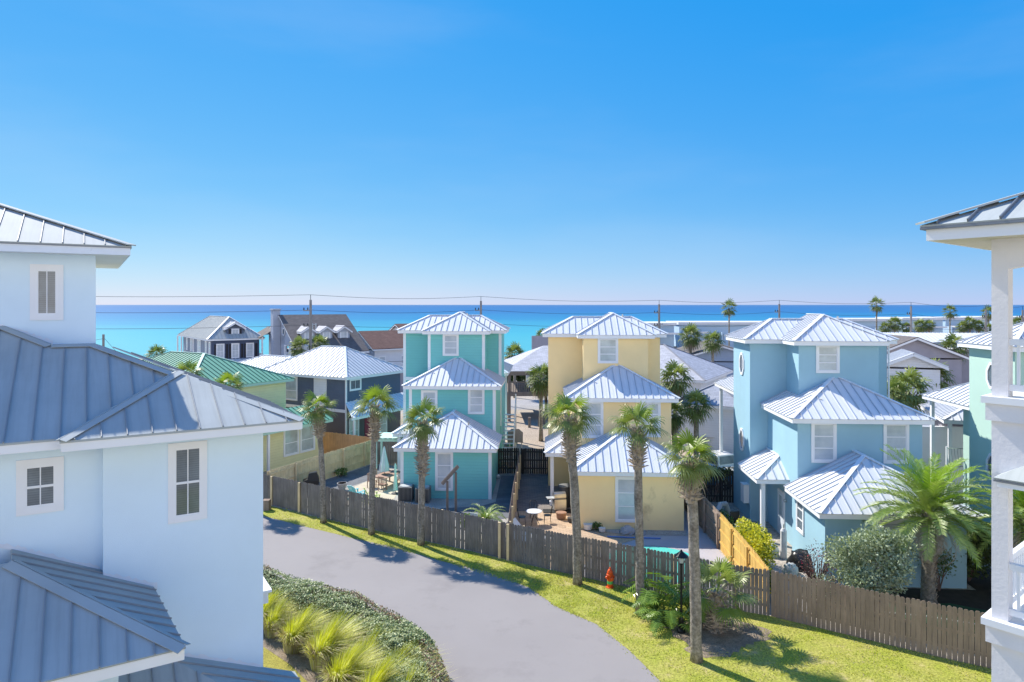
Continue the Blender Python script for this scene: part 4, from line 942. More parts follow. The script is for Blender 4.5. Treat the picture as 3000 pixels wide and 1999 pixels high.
# ================================================================= date palm
def date_frond(mb, az, el, L, mi=0, nl=34, droop=1.0, base=(0, 0, 0), ll=.42, r=rng, w=.02, twist=0):
    d = V((math.cos(az), math.sin(az), 0)); side = V((-math.sin(az), math.cos(az), 0)); pts = []; p = V(base); e = el; n = 12
    for i in range(n + 1):
        pts.append(p.copy()); p = p + (d * math.cos(e) + V((0, 0, math.sin(e)))) * L / n; e -= droop * (.5 + i / n) * R(9.5)
    for i in range(n):
        a, b = pts[i], pts[i + 1]; s = side * (.028 * (1 - i / n) + .006)
        mb.add([a - s, a + s, b + s, b - s], [(0, 1, 2, 3)], mi)
    for k in range(nl):
        f = .12 + .88 * k / nl; x = f * n; i = min(int(x), n - 1); q = pts[i].lerp(pts[i + 1], x - i); t = (pts[i + 1] - pts[i]).normalized(); up = side.cross(t); up = up if up.z > 0 else -up
        lw = ll * (math.sin(math.pi * (.12 + .80 * f)) ** .6) * r.uniform(.85, 1.1)
        for sg in (-1, 1):
            dd = (side * sg * .85 + t * (.55 + .4 * f) + up * r.uniform(.05, .5)).normalized(); tip = q + dd * lw + V((0, 0, -.10 * lw)); ww = t * w
            m_ = q + dd * lw * .5
            mb.add([q - ww * .5, q + ww * .5, m_ + ww, tip, m_ - ww], [(0, 1, 2, 3, 4)], mi)
DP = thing('date_palm', 'large feathery date palm behind the brown fence at the right', 'palm tree', (16.75, 27.4, 0), 0)
mb = MB(); mb.tube([(0, 0, -.05), (-.05, 0, .3), (-.02, 0, 1.5), (.05, 0, 3.7)], [.34, .27, .25, .30], 12); tk = mb.build('trunk', 'trunk', DP, smooth=True)
r_ = random.Random(5); mb = MB()
for i in range(170):
    f = i / 170; z = .1 + 3.45 * f; a = i * 2.39996; d = V((math.cos(a), math.sin(a), 0)); sd = V((-math.sin(a), math.cos(a), 0)); o = d * .22 + V((0, 0, z)); tip = o + (d * .55 + V((0, 0, 1))).normalized() * r_.uniform(.14, .24)
    mb.add([o - sd * .07, o + sd * .07, tip + sd * .03, tip - sd * .03, o - d * .1], [(0, 1, 2, 3), (0, 3, 4), (1, 4, 2)])
mb.build('leaf_bases', 'boot', tk)
mb = MB(); r_ = random.Random(9)
for i in range(66):
    f = (i + .5) / 66; el = R(80 - 88 * f + r_.uniform(-6, 6)); az = i * 2.39996 + r_.uniform(-.2, .2)
    date_frond(mb, az, el, r_.uniform(2.4, 3.05), 1 if f < .18 or r_.random() < .08 else 0, 38, .62 if f > .2 else .5, (0, 0, 3.7 - .25 * f), .44, r_, .026)
mb.build('crown', ['date', 'date_young'], DP)
mb = MB()
for i in range(16): date_frond(mb, i * 2.4 + .3, R(r_.uniform(-50, -15)), r_.uniform(1.8, 2.5), 0, 30, 1.5, (0, 0, 3.35), .34, r_, .018)
mb.build('dead_fronds', 'greyfrond', DP)

copy_thing(DP, (20.6, 27.2, 0), 1.3, 'second date palm showing behind the white balcony column', .92)
# ================================================================= leaf clouds
def cloud(mb, c, rad, n, size, r, mi=0, mi2=None, p2=.1, clumps=10, fill=.55, stretch=1.6, updir=.3, ck=.45, spread=1.0):
    c = V(c); cl = []
    for _ in range(clumps):
        a = r.uniform(0, 6.283); z = r.uniform(-.5, .9); q = math.sqrt(max(0, 1 - z * z)) * r.uniform(.3, .75) * spread
        cl.append(V((math.cos(a) * q * rad[0], math.sin(a) * q * rad[1], z * rad[2] * .7)))
    for _ in range(n):
        o = r.choice(cl) if r.random() < fill else V((0, 0, 0)); k = ck if o.length > 0 else .85
        g = V((r.gauss(0, 1), r.gauss(0, 1), r.gauss(0, 1))).normalized() * (r.random() ** .4)
        p = c + o + V((g.x * rad[0] * k, g.y * rad[1] * k, g.z * rad[2] * k))
        d = (g + V((r.gauss(0, .6), r.gauss(0, .6), r.gauss(0, .6) + updir))).normalized()
        s = d.cross(V((r.gauss(0, 1), r.gauss(0, 1), r.gauss(0, 1)))).normalized() * size * .5 * r.uniform(.7, 1.2); L = d * size * stretch * r.uniform(.6, 1.2)
        if p.z < .03: continue
        mb.add([p, p + L * .5 + s, p + L, p + L * .5 - s], [(0, 1, 2, 3)], (mi2 if mi2 is not None and r.random() < p2 else mi))
def shrub(name, label, loc, rad, n, size, mats, seed, cat='shrub', stems=8, zc=None, mi2=None, p2=.1, group=None, clumps=10, stemm='twig', **k):
    H = thing(name, label, cat, loc, 0, group); r = random.Random(seed); mb = MB(); zc = rad[2] if zc is None else zc
    cloud(mb, (0, 0, zc), rad, n, size, r, 0, mi2, p2, clumps, **k); mb.build('foliage', mats, H)
    sb = MB()
    for i in range(stems):
        a = r.uniform(0, 6.283); q = r.uniform(.3, .8); t = V((math.cos(a) * rad[0] * q, math.sin(a) * rad[1] * q, zc + rad[2] * r.uniform(-.2, .6)))
        sb.tube([(0, 0, 0), t * .4 + V((r.uniform(-.1, .1), r.uniform(-.1, .1), .1)), t * .75, t], [.03, .022, .014, .006], 5)
    sb.build('stems', stemm, H); return H
shrub('shrub', 'large silvery green shrub leaning over the brown fence', (13.9, 26.3, 0), (1.6, 1.0, 1.65), 8500, .085, ['silver'], 3, zc=1.9, clumps=24, stems=26, fill=.92, ck=.36, spread=1.35)
shrub('shrub', 'bright yellow flowering shrub along the golden fence', (10.9, 31.0, 0), (.6, 2.4, 1.0), 6000, .075, ['yellowleaf', 'seagrape'], 4, zc=1.2, mi2=1, p2=.15, clumps=18)
shrub('shrub', 'yellow leafed shrub nearest the corner of the golden fence', (10.6, 28.3, 0), (.4, 1.2, .5), 1500, .06, ['seagrape', 'yellowleaf'], 14, zc=.6, mi2=1, p2=.3)
shrub('bougainvillea', 'nearly bare shrub with a few red flowers beside the blue house wall', (12.5, 28.0, 0), (1.0, .8, .95), 900, .045, ['twig', 'redflower', 'silver'], 5, zc=1.3, mi2=1, p2=.06, stems=40, clumps=14)
shrub('shrub', 'dry silvery twiggy bush between bare shrub and large shrub', (12.3, 26.6, 0), (.8, .5, .7), 1500, .05, ['silver', 'twig'], 6, zc=.9, mi2=1, p2=.4, stems=30, clumps=10)
shrub('climbing_plant', 'thin leafy climber on the blue wall behind the date palm', (17.9, 28.6, 0), (.9, .25, .8), 500, .07, ['seagrape'], 7, zc=1.1, stems=10)
shrub('shrub', 'low green ground plants at the foot of the date palm', (17.3, 24.9, 0), (.9, .4, .18), 700, .06, ['seagrape'], 8, zc=.25, stems=3)
shrub('shrub', 'dark green vine mass on top of the black back fence', (12.3, 41.5, 0), (1.9, .3, .35), 1400, .09, ['foliage_far'], 9, zc=1.85, stems=6)
shrub('shrub', 'dark bushes beyond the turquoise tower at the shore', (0.5, 96, 0), (6, 2, 2.6), 3500, .35, ['foliage_far'], 10, zc=2.4, stems=6, clumps=16)
shrub('shrub', 'low dark hedge row right of the golden fence top', (11.2, 36.2, 0), (.5, 1.4, .5), 700, .08, ['seagrape'], 16, zc=.6)
shrub('shrub', 'small weed at the foot of the new pine fence', (-11.9, 47.6, 0), (.5, .4, .3), 400, .07, ['seagrape'], 12, zc=.3, stems=3)
shrub('shrub', 'green bush in front of the condominium rows', (70, 104, 0), (8, 2, 2.2), 2600, .4, ['foliage_far'], 13, zc=4.2, stems=6, clumps=16)

shrub('shrub', 'dark dense bushes in the shade between blue house and balcony column', (19.8, 29.6, 0), (1.6, 1.0, 1.3), 5000, .1, ['foliage_far'], 61, zc=1.3, clumps=16, stems=8)
# philodendron clumps and low fan palm on the lawn
def philo(label, loc, n, s, seed):
    H = thing('philodendron', label, 'plant', loc, 0, 'split leaf plants around the street lamp'); r = random.Random(seed); mb = MB(); st = MB()
    for i in range(n):
        az = i * 2.4 + r.uniform(-.3, .3); el = R(r.uniform(25, 80)); L = s * r.uniform(.5, 1.0)
        d = V((math.cos(az) * math.cos(el), math.sin(az) * math.cos(el), math.sin(el))); b = d * L
        st.tube([(0, 0, 0), b * .5 + V((0, 0, .1)), b], [.02, .014, .01], 4)
        out = V((math.cos(az), math.sin(az), r.uniform(-.7, -.1))).normalized(); sd = V((-math.sin(az), math.cos(az), 0)); LL = s * .42
        mb.add([b - sd * .02, b + sd * .02, b + out * LL, b + out * LL * .5 - sd * .03], [(0, 1, 2, 3)])
        for k in range(8):
            f = k / 7; q = b + out * LL * (.02 + .86 * f); w = LL * .58 * (1 - .62 * f); e = out * LL * .048
            for sg in (-1, 1):
                dd = (sd * sg * .9 + out * (-.25 + .95 * f)).normalized(); m_ = q + dd * w * .55; t1 = q + dd * w + V((0, 0, -.16 * w)); z_ = V((0, 0, .03 * w))
                mb.add([q - e * .6, q + e * .6, m_ + e + z_, t1, m_ - e * .8 + z_], [(0, 1, 2, 3, 4)])
    mb.build('leaves', 'philo', H); st.build('stems', 'seagrape', H); return H
philo('lobed leaf plant left of the street lamp against the fence', (5.55, 26.6, 0), 34, 1.5, 1)
philo('lobed leaf plant in front of the street lamp base', (5.75, 25.4, 0), 26, 1.15, 2)
philo('lobed leaf plant between lamp post and low fan palm', (6.9, 26.1, 0), 30, 1.35, 3)
LP = thing('fan_palm', 'short thick trunked fan palm beside the street lamp', 'palm tree', (7.5, 25.1, 0), 0)
mb = MB(); mb.tube([(0, 0, -.05), (0, 0, .3), (.05, 0, 1.4)], [.30, .22, .16], 10); mb.build('trunk', 'trunk', LP)
boots_mesh(0, 1.45, .22, 77, .55, 1.25).build('leaf_bases', 'boot', LP)
mb = MB(); r_ = random.Random(78)
for i in range(19):
    fan_leaf(mb, (.05, 0, 1.4), i * 2.4 + .2, R(78 - 105 * (i + .5) / 19), r_.uniform(.7, 1.05), .72, 26, .35, .05, i % 3 == 0, 125, r_)
mb.build('crown', ['sabal', 'sabal_young'], LP)
SG = thing('cycad', 'spiky cycad peeking over the fence below the turquoise house', 'plant', (-1.35, 34.9, 0), 0)
mb = MB()
for i in range(34): date_frond(mb, i * 2.4, R(72 - 60 * i / 34), r_.uniform(1.2, 1.5), 0, 26, 1.0, (0, 0, .95), .18, r_, .016)
mb.build('crown', ['date'], SG); MB().tube([(0, 0, 0), (0, 0, .75)], [.2, .15], 8).build('trunk', 'trunk', SG)
shrub('shrub', 'bright green bush left of the cycad', (-2.15, 34.7, 0), (.45, .35, .5), 600, .1, ['philo'], 33, zc=.95)

# ================================================================= hedge and ornamental grasses
hb = [(-14, 30.6), (-10.8, 28.9), (-9.0, 27.9), (-7.27, 26.8), (-5.7, 25.8), (-4.3, 24.6), (-3.3, 23.5), (-2.6, 22.4), (-2.15, 21.0), (-1.75, 19.6), (-1.3, 17.9), (-1.15, 16.6)]
def offs(p, i, o):
    a = V((*hb[max(i - 1, 0)], 0)); b = V((*hb[min(i + 1, len(hb) - 1)], 0)); d = (b - a).normalized(); n = V((-d.y, d.x, 0)); return V((*p, 0)) - n * o * -1
HE = thing('hedge', 'long clipped hedge of small grey green leaves along the road', 'hedge', (-5, 24, 0), 0)
def hpt(t, o):
    x = t * (len(hb) - 1); i = min(int(x), len(hb) - 2); f = x - i
    a = V((*hb[i], 0)); b = V((*hb[i + 1], 0)); p = a.lerp(b, f); a0 = V((*hb[max(i - 1, 0)], 0)); b1 = V((*hb[min(i + 2, len(hb) - 1)], 0))
    d = ((b - a) + (b1 - a0) * .5).normalized(); return p + V((d.y, -d.x, 0)) * o - V((-5, 24, 0))
W_ = 1.75
def hz(t, o): return (1.14 + .08 * math.sin(t * 23) + .06 * math.sin(t * 51 + 1)) * (1 - .55 * max(0, abs(o / W_ - .5) * 2 - .55) ** 1.5 * 1.6)
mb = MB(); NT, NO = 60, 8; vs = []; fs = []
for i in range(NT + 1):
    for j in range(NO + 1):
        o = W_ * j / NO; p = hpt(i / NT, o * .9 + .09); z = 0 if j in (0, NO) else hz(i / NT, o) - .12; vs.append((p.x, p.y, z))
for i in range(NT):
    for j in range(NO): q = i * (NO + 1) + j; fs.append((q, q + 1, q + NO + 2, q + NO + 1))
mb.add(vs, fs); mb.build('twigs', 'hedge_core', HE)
mb = MB(); r_ = random.Random(12)
for _ in range(52000):
    t = r_.random() ** .8; u = r_.random(); 
    if u < .16: o = -.03 + r_.uniform(-.05, .05); z = r_.uniform(.05, .95)
    elif u < .34: o = W_ + r_.uniform(-.06, .08); z = r_.uniform(.05, .85)
    else: o = r_.uniform(0, W_); z = hz(t, o) + r_.gauss(0, .035) + .035 * math.sin(o * 9 + t * 130)
    p = hpt(t, o); p.z = z; nz = .9 if u > .34 else .35
    n = V((r_.gauss(0, .55), r_.gauss(0, .55), nz)).normalized(); a = n.cross(V((r_.gauss(0, 1), r_.gauss(0, 1), .1))).normalized(); b = n.cross(a); s = r_.uniform(.022, .038)
    red = (o < .55 and math.sin(t * 17 + 1) > -.4 and r_.random() < .6)
    mb.add([p - a * s * 1.2, p - b * s * .7, p + a * s * 1.2, p + b * s * .7], [(0, 1, 2, 3)], 1 if red else 0)
mb.build('leaves', ['hedge', 'hedge_red'], HE)
def grass_clump(seed, n=750, h=1.75, lean=(.62, .30), mats=('blade', 'blade2', 'drygrass')):
    r = random.Random(seed); mb = MB()
    for i in range(n):
        az = r.uniform(0, 6.283); q = r.random() ** .55; L = h * r.uniform(.6, 1.08); out = V((math.cos(az) * q * .75 + lean[0] * .55, math.sin(az) * q * .75 + lean[1] * .55, 0)); base = V((math.cos(az) * q * .32, math.sin(az) * q * .32, 0))
        w = V((-math.sin(az + .6), math.cos(az + .6), 0)) * .008
        pts = [base + out * L * (f ** 1.8) * .85 + V((0, 0, L * (f * (1.15 - .42 * f * (.5 + q))))) for f in (0, .35, .7, 1)]
        dry = r.random(); mi = 2 if (q > .75 and dry < .5) else (1 if dry < .55 else 0)
        mb.add([pts[0] - w, pts[0] + w, pts[1] + w, pts[1] - w, pts[2] + w * .8, pts[2] - w * .8, pts[3]], [(0, 1, 2, 3), (3, 2, 4, 5), (5, 4, 6)], mi)
    return mb
gm = []
for s in (1, 2, 3):
    o = grass_clump(s, n=1700).build('blades', ['blade', 'blade2', 'drygrass']); gm.append(o.data); bpy.data.objects.remove(o)
gl = [('ornamental grass clump half hidden by the pale house wall', 770, 1835, .95), ('ornamental grass clump with seed heads beside the white ledge', 800, 1862, .85), ('tall yellow clump third from the wall', 862, 1905, 1.05), ('bright yellow green clump in the middle of the bed', 945, 1955, 1.15),
      ('clump leaning over the mulch edge at the bottom', 1000, 2030, 1.1), ('feathery clump with brown seed heads behind the middle one', 1070, 1975, 1.0), ('pale clump before the hedge end', 1150, 2020, 1.0), ('small clump against the hedge side', 985, 1890, .8), ('clump behind the second one against the hedge', 895, 1840, .8), ('pale seed head clump at the bottom between two yellow clumps', 1090, 2080, 1.1), ('last clump of the bed at the bottom edge', 1180, 2110, 1.0)]
for i, (lb, px, py, s) in enumerate(gl):
    p = G(px, py); H = thing('grass_clump', lb, 'ornamental grass', (p.x, p.y, 0), rng.uniform(-.5, .5), 'ornamental grasses along the hedge')
    o = bpy.data.objects.new('blades', gm[i % 3]); col.objects.link(o); o.parent = H; o.scale = (s * 1.0, s * 1.0, s * .92)
# lawn blades: short tufts over the visible verge
import bisect
def ipt(poly, t):
    x = t * (len(poly) - 1); i = min(int(x), len(poly) - 2); return V((*poly[i], 0)).lerp(V((*poly[i + 1], 0)), x - i)
mb = MB(); r_ = random.Random(3)
ea = [(-14.2, 38.8), (-8.06, 35), (-3.37, 32), (.68, 29), (1.81, 27.06), (3.19, 25.6), (4.7, 21.8), (5.2, 19.5), (5.3, 17.5)]
la = [(-14.2, 40.8), (-8, 36.7), (-3.2, 33.8), (1.2, 31.1), (4.4, 29.2), (8.2, 26.9), (13.0, 24.1), (15.5, 22.5), (19, 20.2)]
for _ in range(46000):
    t = r_.random() ** .75; a = ipt(ea, t); b = ipt(la, t); p = a.lerp(b, r_.uniform(-.01, 1.0)); p.x += r_.gauss(0, .05); p.y += r_.gauss(0, .05)
    if ((p.x - 7.3) / 1.9) ** 2 + ((p.y - 24.9) / 1.5) ** 2 < .8: continue
    if mnoise.noise(p * .9) < -.18 and r_.random() < .75: continue
    a = r_.uniform(0, 6.283); w = V((math.cos(a), math.sin(a), 0)) * r_.uniform(.012, .03); h = V((r_.gauss(0, .03), r_.gauss(0, .03), r_.uniform(.025, .07)))
    mb.add([p - w, p + w, p + h], [(0, 1, 2)], 0 if r_.random() < .9 else 1)
tag(mb.build('grass', ['lawngrass', 'drygrass']), kind='stuff')
# ================================================================= things in the yards
def at(px, py, z=0): p = G(px, py, z); return (p.x, p.y, z)
# fire hydrant
x, y, _ = at(1787, 1722)
H = thing('fire_hydrant', 'orange red fire hydrant on the grass before the fence', 'fire hydrant', (x, y, 0), .3)
mb = MB(); mb.lathe((0, 0, 0), [(.17, 0), (.17, .04), (.11, .05), (.11, .09), (.115, .10), (.115, .52), (.15, .53), (.15, .57), (.125, .58), (.12, .66), (.09, .74), (.05, .79), (.03, .80), (.03, .86), (.001, .865)], 16)
mb.build('barrel', 'hydrant', H, smooth=False)
mb = MB(); mb.tube([(0, -.10, .42), (0, -.19, .42), (0, -.195, .42), (0, -.23, .42)], [.075, .075, .09, .05], 12); mb.build('pumper_cap', 'hydrant', H)
for s in (-1, 1): MB().tube([(s * .1, 0, .45), (s * .16, 0, .45), (s * .165, 0, .45), (s * .2, 0, .45)], [.05, .05, .065, .035], 10).build('side_cap', 'hydrant', H)
MB().tube([(0, 0, .17), (0, 0, .30)], [.118, .118], 16).build('band', 'hydrant_g', H)
# street lamp
H = thing('street_lamp', 'black lamp post with hat shaded lantern behind the nearest palm', 'street lamp', (6.2, 25.0, 0))
MB().lathe((0, 0, 0), [(.16, 0), (.16, .08), (.10, .14), (.085, .5), (.06, .58), (.045, .7), (.04, 2.45), (.06, 2.47), (.06, 2.52), (.035, 2.55)], 12).build('post', 'metal_dark', H)
MB().lathe((0, 0, 2.55), [(.07, 0), (.12, .22), (.12, .24)], 10).build('lantern_glass', 'glass_curtain', H)
MB().lathe((0, 0, 2.79), [(.26, 0), (.25, .02), (.12, .12), (.05, .18), (.02, .24)], 16).build('hat_shade', 'metal_dark', H)
# utility pipe & bollard at the left end of the verge
# air conditioning units
def ac(label, px, py, s=1.0):
    x, y, _ = at(px, py); H = thing('air_conditioner', label, 'air conditioner', (x, y, 0), YAW, 'air conditioners beside the turquoise house'); a = .40 * s; h = .90 * s
    MB().box(-a + .03, a - .03, -a + .03, a - .03, .06, h - .05).build('coil', 'ac_dark', H)
    mb = MB()
    for i in range(11):
        u = -a + i * 2 * a / 10
        for v in (-a, a): mb.box(u - .014, u + .014, v - .015, v + .015, .05, h - .04); mb.box(v - .015, v + .015, u - .014, u + .014, .05, h - .04)
    mb.build('grille', 'ac', H)
    mb = MB(); mb.box(-a - .02, a + .02, -a - .02, a + .02, h - .05, h); mb.box(-a - .02, a + .02, -a - .02, a + .02, 0, .05); mb.build('casing', 'ac', H)
    mb = MB(); mb.lathe((0, 0, h), [(a * .92, 0), (a * .92, .03), (a * .8, .035)], 20); mb.build('fan_guard', 'ac_light', H); return H
ac('grey air conditioner at the left corner of the turquoise house', 1190, 1466)
ac('grey air conditioner half hidden behind the shaggy palm', 1240, 1470)
x, y = 2.95, 47.6
H = thing('air_conditioner', 'dark air conditioner at the end of the yellow house alley', 'air conditioner', (x, y, 0), 0)
MB().box(-.45, .45, -.4, .4, .05, 1.25).build('cabinet', 'bin_dark', H); MB().lathe((0, 0, 1.25), [(.38, 0), (.36, .05)], 16).build('fan_guard', 'ac', H)
# wooden frame of two posts carrying a tilted channel
H = thing('wooden_frame', 'two grey wooden posts carrying a tilted board channel', 'wooden frame', (-3.75, 39.6, 0), .1)
MB().box(-.07, .07, -.07, .07, 0, 1.75).build('post', 'greypost', H); MB().box(.42, .56, -.07, .07, 0, 2.25).build('post', 'greypost', H)
mb = MB(); 
for v in (-.13, .09): mb.beam((-.30, v, 1.62), (.62, v, 2.62), .05, .17)
mb.beam((-.26, -.02, 1.60), (.58, -.02, 2.52), .18, .03); mb.build('channel', 'greypost', H)
# white towel lying over the fence
mb = MB(); n = 8
for i in range(n): 
    u = i * .055; mb.box(u, u + .056, -.03 - .006 * (i % 3), .012, 1.62 - .02 * math.sin(i), 1.83 + .008 * (i % 2))
q = mb.build('towel', 'bag'); q.location = (-2.05, 33.42, 0); q.rotation_euler = (0, 0, -.53); tag(q, 'white cloth hanging over the grey fence near the cycad', 'towel')
# patio set
def umbrella(label, x, y, h, b, m, r0):
    H = thing('patio_umbrella', label, 'umbrella', (x, y, 0)); MB().tube([(0, 0, 0), (0, 0, h)], .022, 8).build('pole', 'greypost', H)
    mb = MB(); vs = []; n = 16
    for k, (f, rr) in enumerate(((0, .015), (.1, .06), (.4, r0 * .55), (.75, r0), (1, r0 * 1.15))):
        for i in range(n):
            a = 2 * math.pi * i / n; q = rr * (1 + .28 * (i % 2)); vs.append((math.cos(a) * q, math.sin(a) * q, h - (h - b) * f))
    mb.add(vs, [(k * n + i, k * n + (i + 1) % n, (k + 1) * n + (i + 1) % n, (k + 1) * n + i) for k in range(4) for i in range(n)]); mb.build('canopy', m, H)
    MB().lathe((0, 0, 0), [(.25, 0), (.25, .05), (.05, .08)], 14).build('base', 'bin_dark', H); return H
umbrella('tall closed pale umbrella rising from the dining table', -8.5, 45.4, 2.6, .95, 'canvas', .24)
umbrella('short closed mint umbrella at the house corner', -7.4, 43.3, 1.95, .25, 'mint_paint', .09)
H = thing('dining_table', 'reddish wooden dining table under the closed umbrella', 'table', (-8.25, 45.4, 0), -.4)
MB().box(-.55, .55, -1.0, 1.0, .71, .75).build('table_top', 'terra', H)
for u in (-.45, .45):
    for v in (-.9, .9): MB().box(u - .035, u + .035, v - .035, v + .035, 0, .71).build('leg', 'terra', H)
def wchair(label, x, y, rz, m='terra', grp='wooden chairs around the dining table'):
    H = thing('patio_chair', label, 'chair', (x, y, 0), rz, grp); MB().box(-.22, .22, -.22, .22, .42, .45).build('seat', m, H)
    mb = MB(); mb.box(-.22, .22, .19, .22, .88, .95)
    for i in range(6): mb.box(-.20 + i * .075, -.17 + i * .075, .195, .215, .45, .88)
    mb.build('backrest', m, H)
    for u in (-.2, .2):
        for v in (-.2, .2): MB().box(u - .02, u + .02, v - .02, v + .02, 0, .42).build('leg', m, H)
    return H
for i, (dx, dy, rz, lb) in enumerate(((-.1, -1.35, math.pi - .4, 'wooden chair at the near end of the dining table'), (-.95, -.6, math.pi / 2 - .4, 'wooden chair on the left near side of the dining table'), (-.75, .4, math.pi / 2 - .4, 'wooden chair on the left far side of the dining table'),
        (.95, -.3, -math.pi / 2 - .4, 'wooden chair on the right near side of the dining table'), (1.15, .6, -math.pi / 2 - .4, 'wooden chair on the right far side of the dining table'))):
    wchair(lb, -8.25 + dx, 45.4 + dy, rz)
def adirondack(label, x, y, rz, m):
    H = thing('adirondack_chair', label, 'chair', (x, y, 0), rz, 'plastic garden chairs on the patio'); mb = MB()
    for i in range(5): mb.beam((-.25 + i * .125, .15, .28), (-.28 + i * .14, .48, .98 - .03 * abs(i - 2)), .10, .02, (0, 1, 0))
    mb.build('backrest', m, H); mb = MB()
    for i in range(5): mb.box(-.28, .28, -.35 + i * .1, -.27 + i * .1, .36 - i * .02, .38 - i * .02)
    mb.build('seat', m, H)
    for s in (-1, 1): MB().box(s * .34 - .06, s * .34 + .06, -.42, .28, .54, .56).build('armrest', m, H); MB().box(s * .33 - .03, s * .33 + .03, -.38, -.32, 0, .54).build('leg', m, H); MB().beam((s * .3, -.35, .33), (s * .3, .55, .05), .03, .10).build('leg', m, H)
    return H
adirondack('turquoise slatted garden chair behind the fence', -9.55, 42.0, 2.5, 'tealplastic')
adirondack('lime garden chair mostly hidden behind the second palm', -8.45, 41.3, 2.0, 'limeplastic')
H = thing('grill', 'barbecue under a black cover against the pine fence', 'grill', (-12.9, 43.8, 0), .3)
mb = MB(); mb.add([(-.45, -.3, .05), (.45, -.3, .05), (.45, .3, .05), (-.45, .3, .05), (-.5, -.33, .75), (.5, -.33, .75), (.5, .33, .75), (-.5, .33, .75), (-.22, -.3, .86), (.5, -.3, .86), (.5, .3, .86), (-.22, .3, .86), (-.12, -.2, 1.22), (.36, -.2, 1.28), (.36, .2, 1.28), (-.12, .2, 1.22)],
    [(0, 1, 5, 4), (1, 2, 6, 5), (2, 3, 7, 6), (3, 0, 4, 7), (4, 5, 9, 8), (5, 6, 10, 9), (6, 7, 11, 10), (7, 4, 8, 11), (8, 9, 13, 12), (9, 10, 14, 13), (10, 11, 15, 14), (11, 8, 12, 15), (12, 13, 14, 15)]); mb.build('cover', 'blackbag', H)
MB().box(-.4, .4, -.25, .25, 0, .05).build('base', 'bin_dark', H)
H = thing('planter', 'round pale planter bowl on the slate path', 'planter', (-11.0, 44.2, 0)); MB().lathe((0, 0, 0), [(.16, 0), (.20, .05), (.30, .38), (.33, .40), (.33, .46), (.28, .46), (.26, .38)], 16).build('bowl', 'concrete', H); MB().lathe((0, 0, .3), [(.26, 0), (.24, .08)], 12).build('soil', 'darksoil', H)
# pergola
H = thing('pergola', 'mint painted pergola left of the turquoise house', 'pergola', (-9.5, 47.4, 0), YAW)
for u in (.05, 1.9):
    for v in (.05, 1.6): MB().box(u - .07, u + .07, v - .07, v + .07, 0, 2.5).build('post', 'mint_paint', H)
mb = MB()
for v in (.05, 1.6): mb.box(-.2, 2.15, v - .04, v + .04, 2.5, 2.68)
for i in range(7): mb.box(-.1 + i * .34, -.04 + i * .34, -.3, 1.95, 2.68, 2.76)
mb.build('beams', 'mint_paint', H); MB().box(-.15, 2.1, -.2, 1.85, 2.77, 2.79).build('shade_cloth', 'mint_paint', H)
# bollard light and ball by the alley
q = MB().lathe((0, 0, 0), [(.02, 0), (.12, .05), (.14, .14), (.12, .23), (.02, .28)], 12).build('globe_light', 'ceramic', smooth=True); q.location = (-.95, 47.0, .02); tag(q, 'white globe light on the gravel at the alley end', 'globe light')
# bistro set
H = thing('bistro_table', 'round metal bistro table on the pavers', 'table', (1.2, 37.3, 0))
MB().lathe((0, 0, .70), [(.44, 0), (.45, .015), (.44, .03)], 20).build('table_top', 'ceramic', H)
for i in range(3):
    a = i * 2.094; mb = MB(); mb.tube([(.05, 0, .69), (.08 * math.cos(a), .08 * math.sin(a), .4), (.3 * math.cos(a), .3 * math.sin(a), 0)], .015, 5); mb.build('leg', 'metal_dark', H)
def mchair(label, x, y, rz, grp='metal chairs around the bistro table'):
    H = thing('metal_chair', label, 'chair', (x, y, 0), rz, grp); MB().lathe((0, 0, .43), [(.21, 0), (.21, .025)], 14).build('seat', 'metal_dark', H)
    mb = MB(); mb.tube([(-.2, .17, .43), (-.21, .24, .8), (-.1, .27, .93), (.1, .27, .93), (.21, .24, .8), (.2, .17, .43)], .013, 5)
    for u in (-.08, 0, .08): mb.tube([(u, .2, .44), (u, .265, .92)], .008, 4)
    mb.build('backrest', 'metal_dark', H)
    for u in (-.17, .17):
        for v in (-.17, .17): MB().tube([(u * .9, v * .9, .43), (u * 1.1, v * 1.1, 0)], .012, 5).build('leg', 'metal_dark', H)
mchair('metal chair left of the bistro table', .55, 37.2, math.pi / 2); mchair('metal chair right of the bistro table', 1.95, 37.5, -math.pi / 2); mchair('metal chair behind the bistro table', 1.2, 38.4, 0)
def lounger(label, x, y, rz):
    H = thing('sun_lounger', label, 'sun lounger', (x, y, 0), rz, 'white sun loungers by the side fence'); mb = MB(); mb.box(-.3, .3, -1.2, .2, .30, .33); mb.build('seat', 'ceramic', H)
    MB().beam((0, .2, .33), (0, .75, .95), .58, .03, (0, 1, 0)).build('backrest', 'ceramic', H)
    for u in (-.27, .27):
        for v in (-1.1, .1): MB().box(u - .02, u + .02, v - .02, v + .02, 0, .3).build('leg', 'ceramic', H)
lounger('white lounger with raised back nearest the side fence', .35, 34.2, 1.2); lounger('second white lounger right of the first one', .75, 34.9, 1.2)
H = thing('low_table', 'white rectangular low table behind the fence', 'table', (1.55, 33.4, 0), -.15); MB().box(-.85, .6, -.3, .3, .62, .66).build('table_top', 'ceramic', H)
for u in (-.75, .5):
    for v in (-.25, .25): MB().box(u - .02, u + .02, v - .02, v + .02, 0, .62).build('leg', 'ceramic', H)
q = MB().tube([(0, 0, 0), (0, 0, .75), (.15, 0, .88), (.5, -.05, .80), (1.25, -.1, .35)], .022, 8).build('pool_handrail', 'steel', smooth=True); q.location = (2.05, 32.6, 0); tag(q, 'bent steel handrail beside the pool behind the bent palm', 'handrail')
H = thing('gas_grill', 'stainless steel gas grill with folded side shelf', 'grill', (2.75, 39.7, 0), .2)
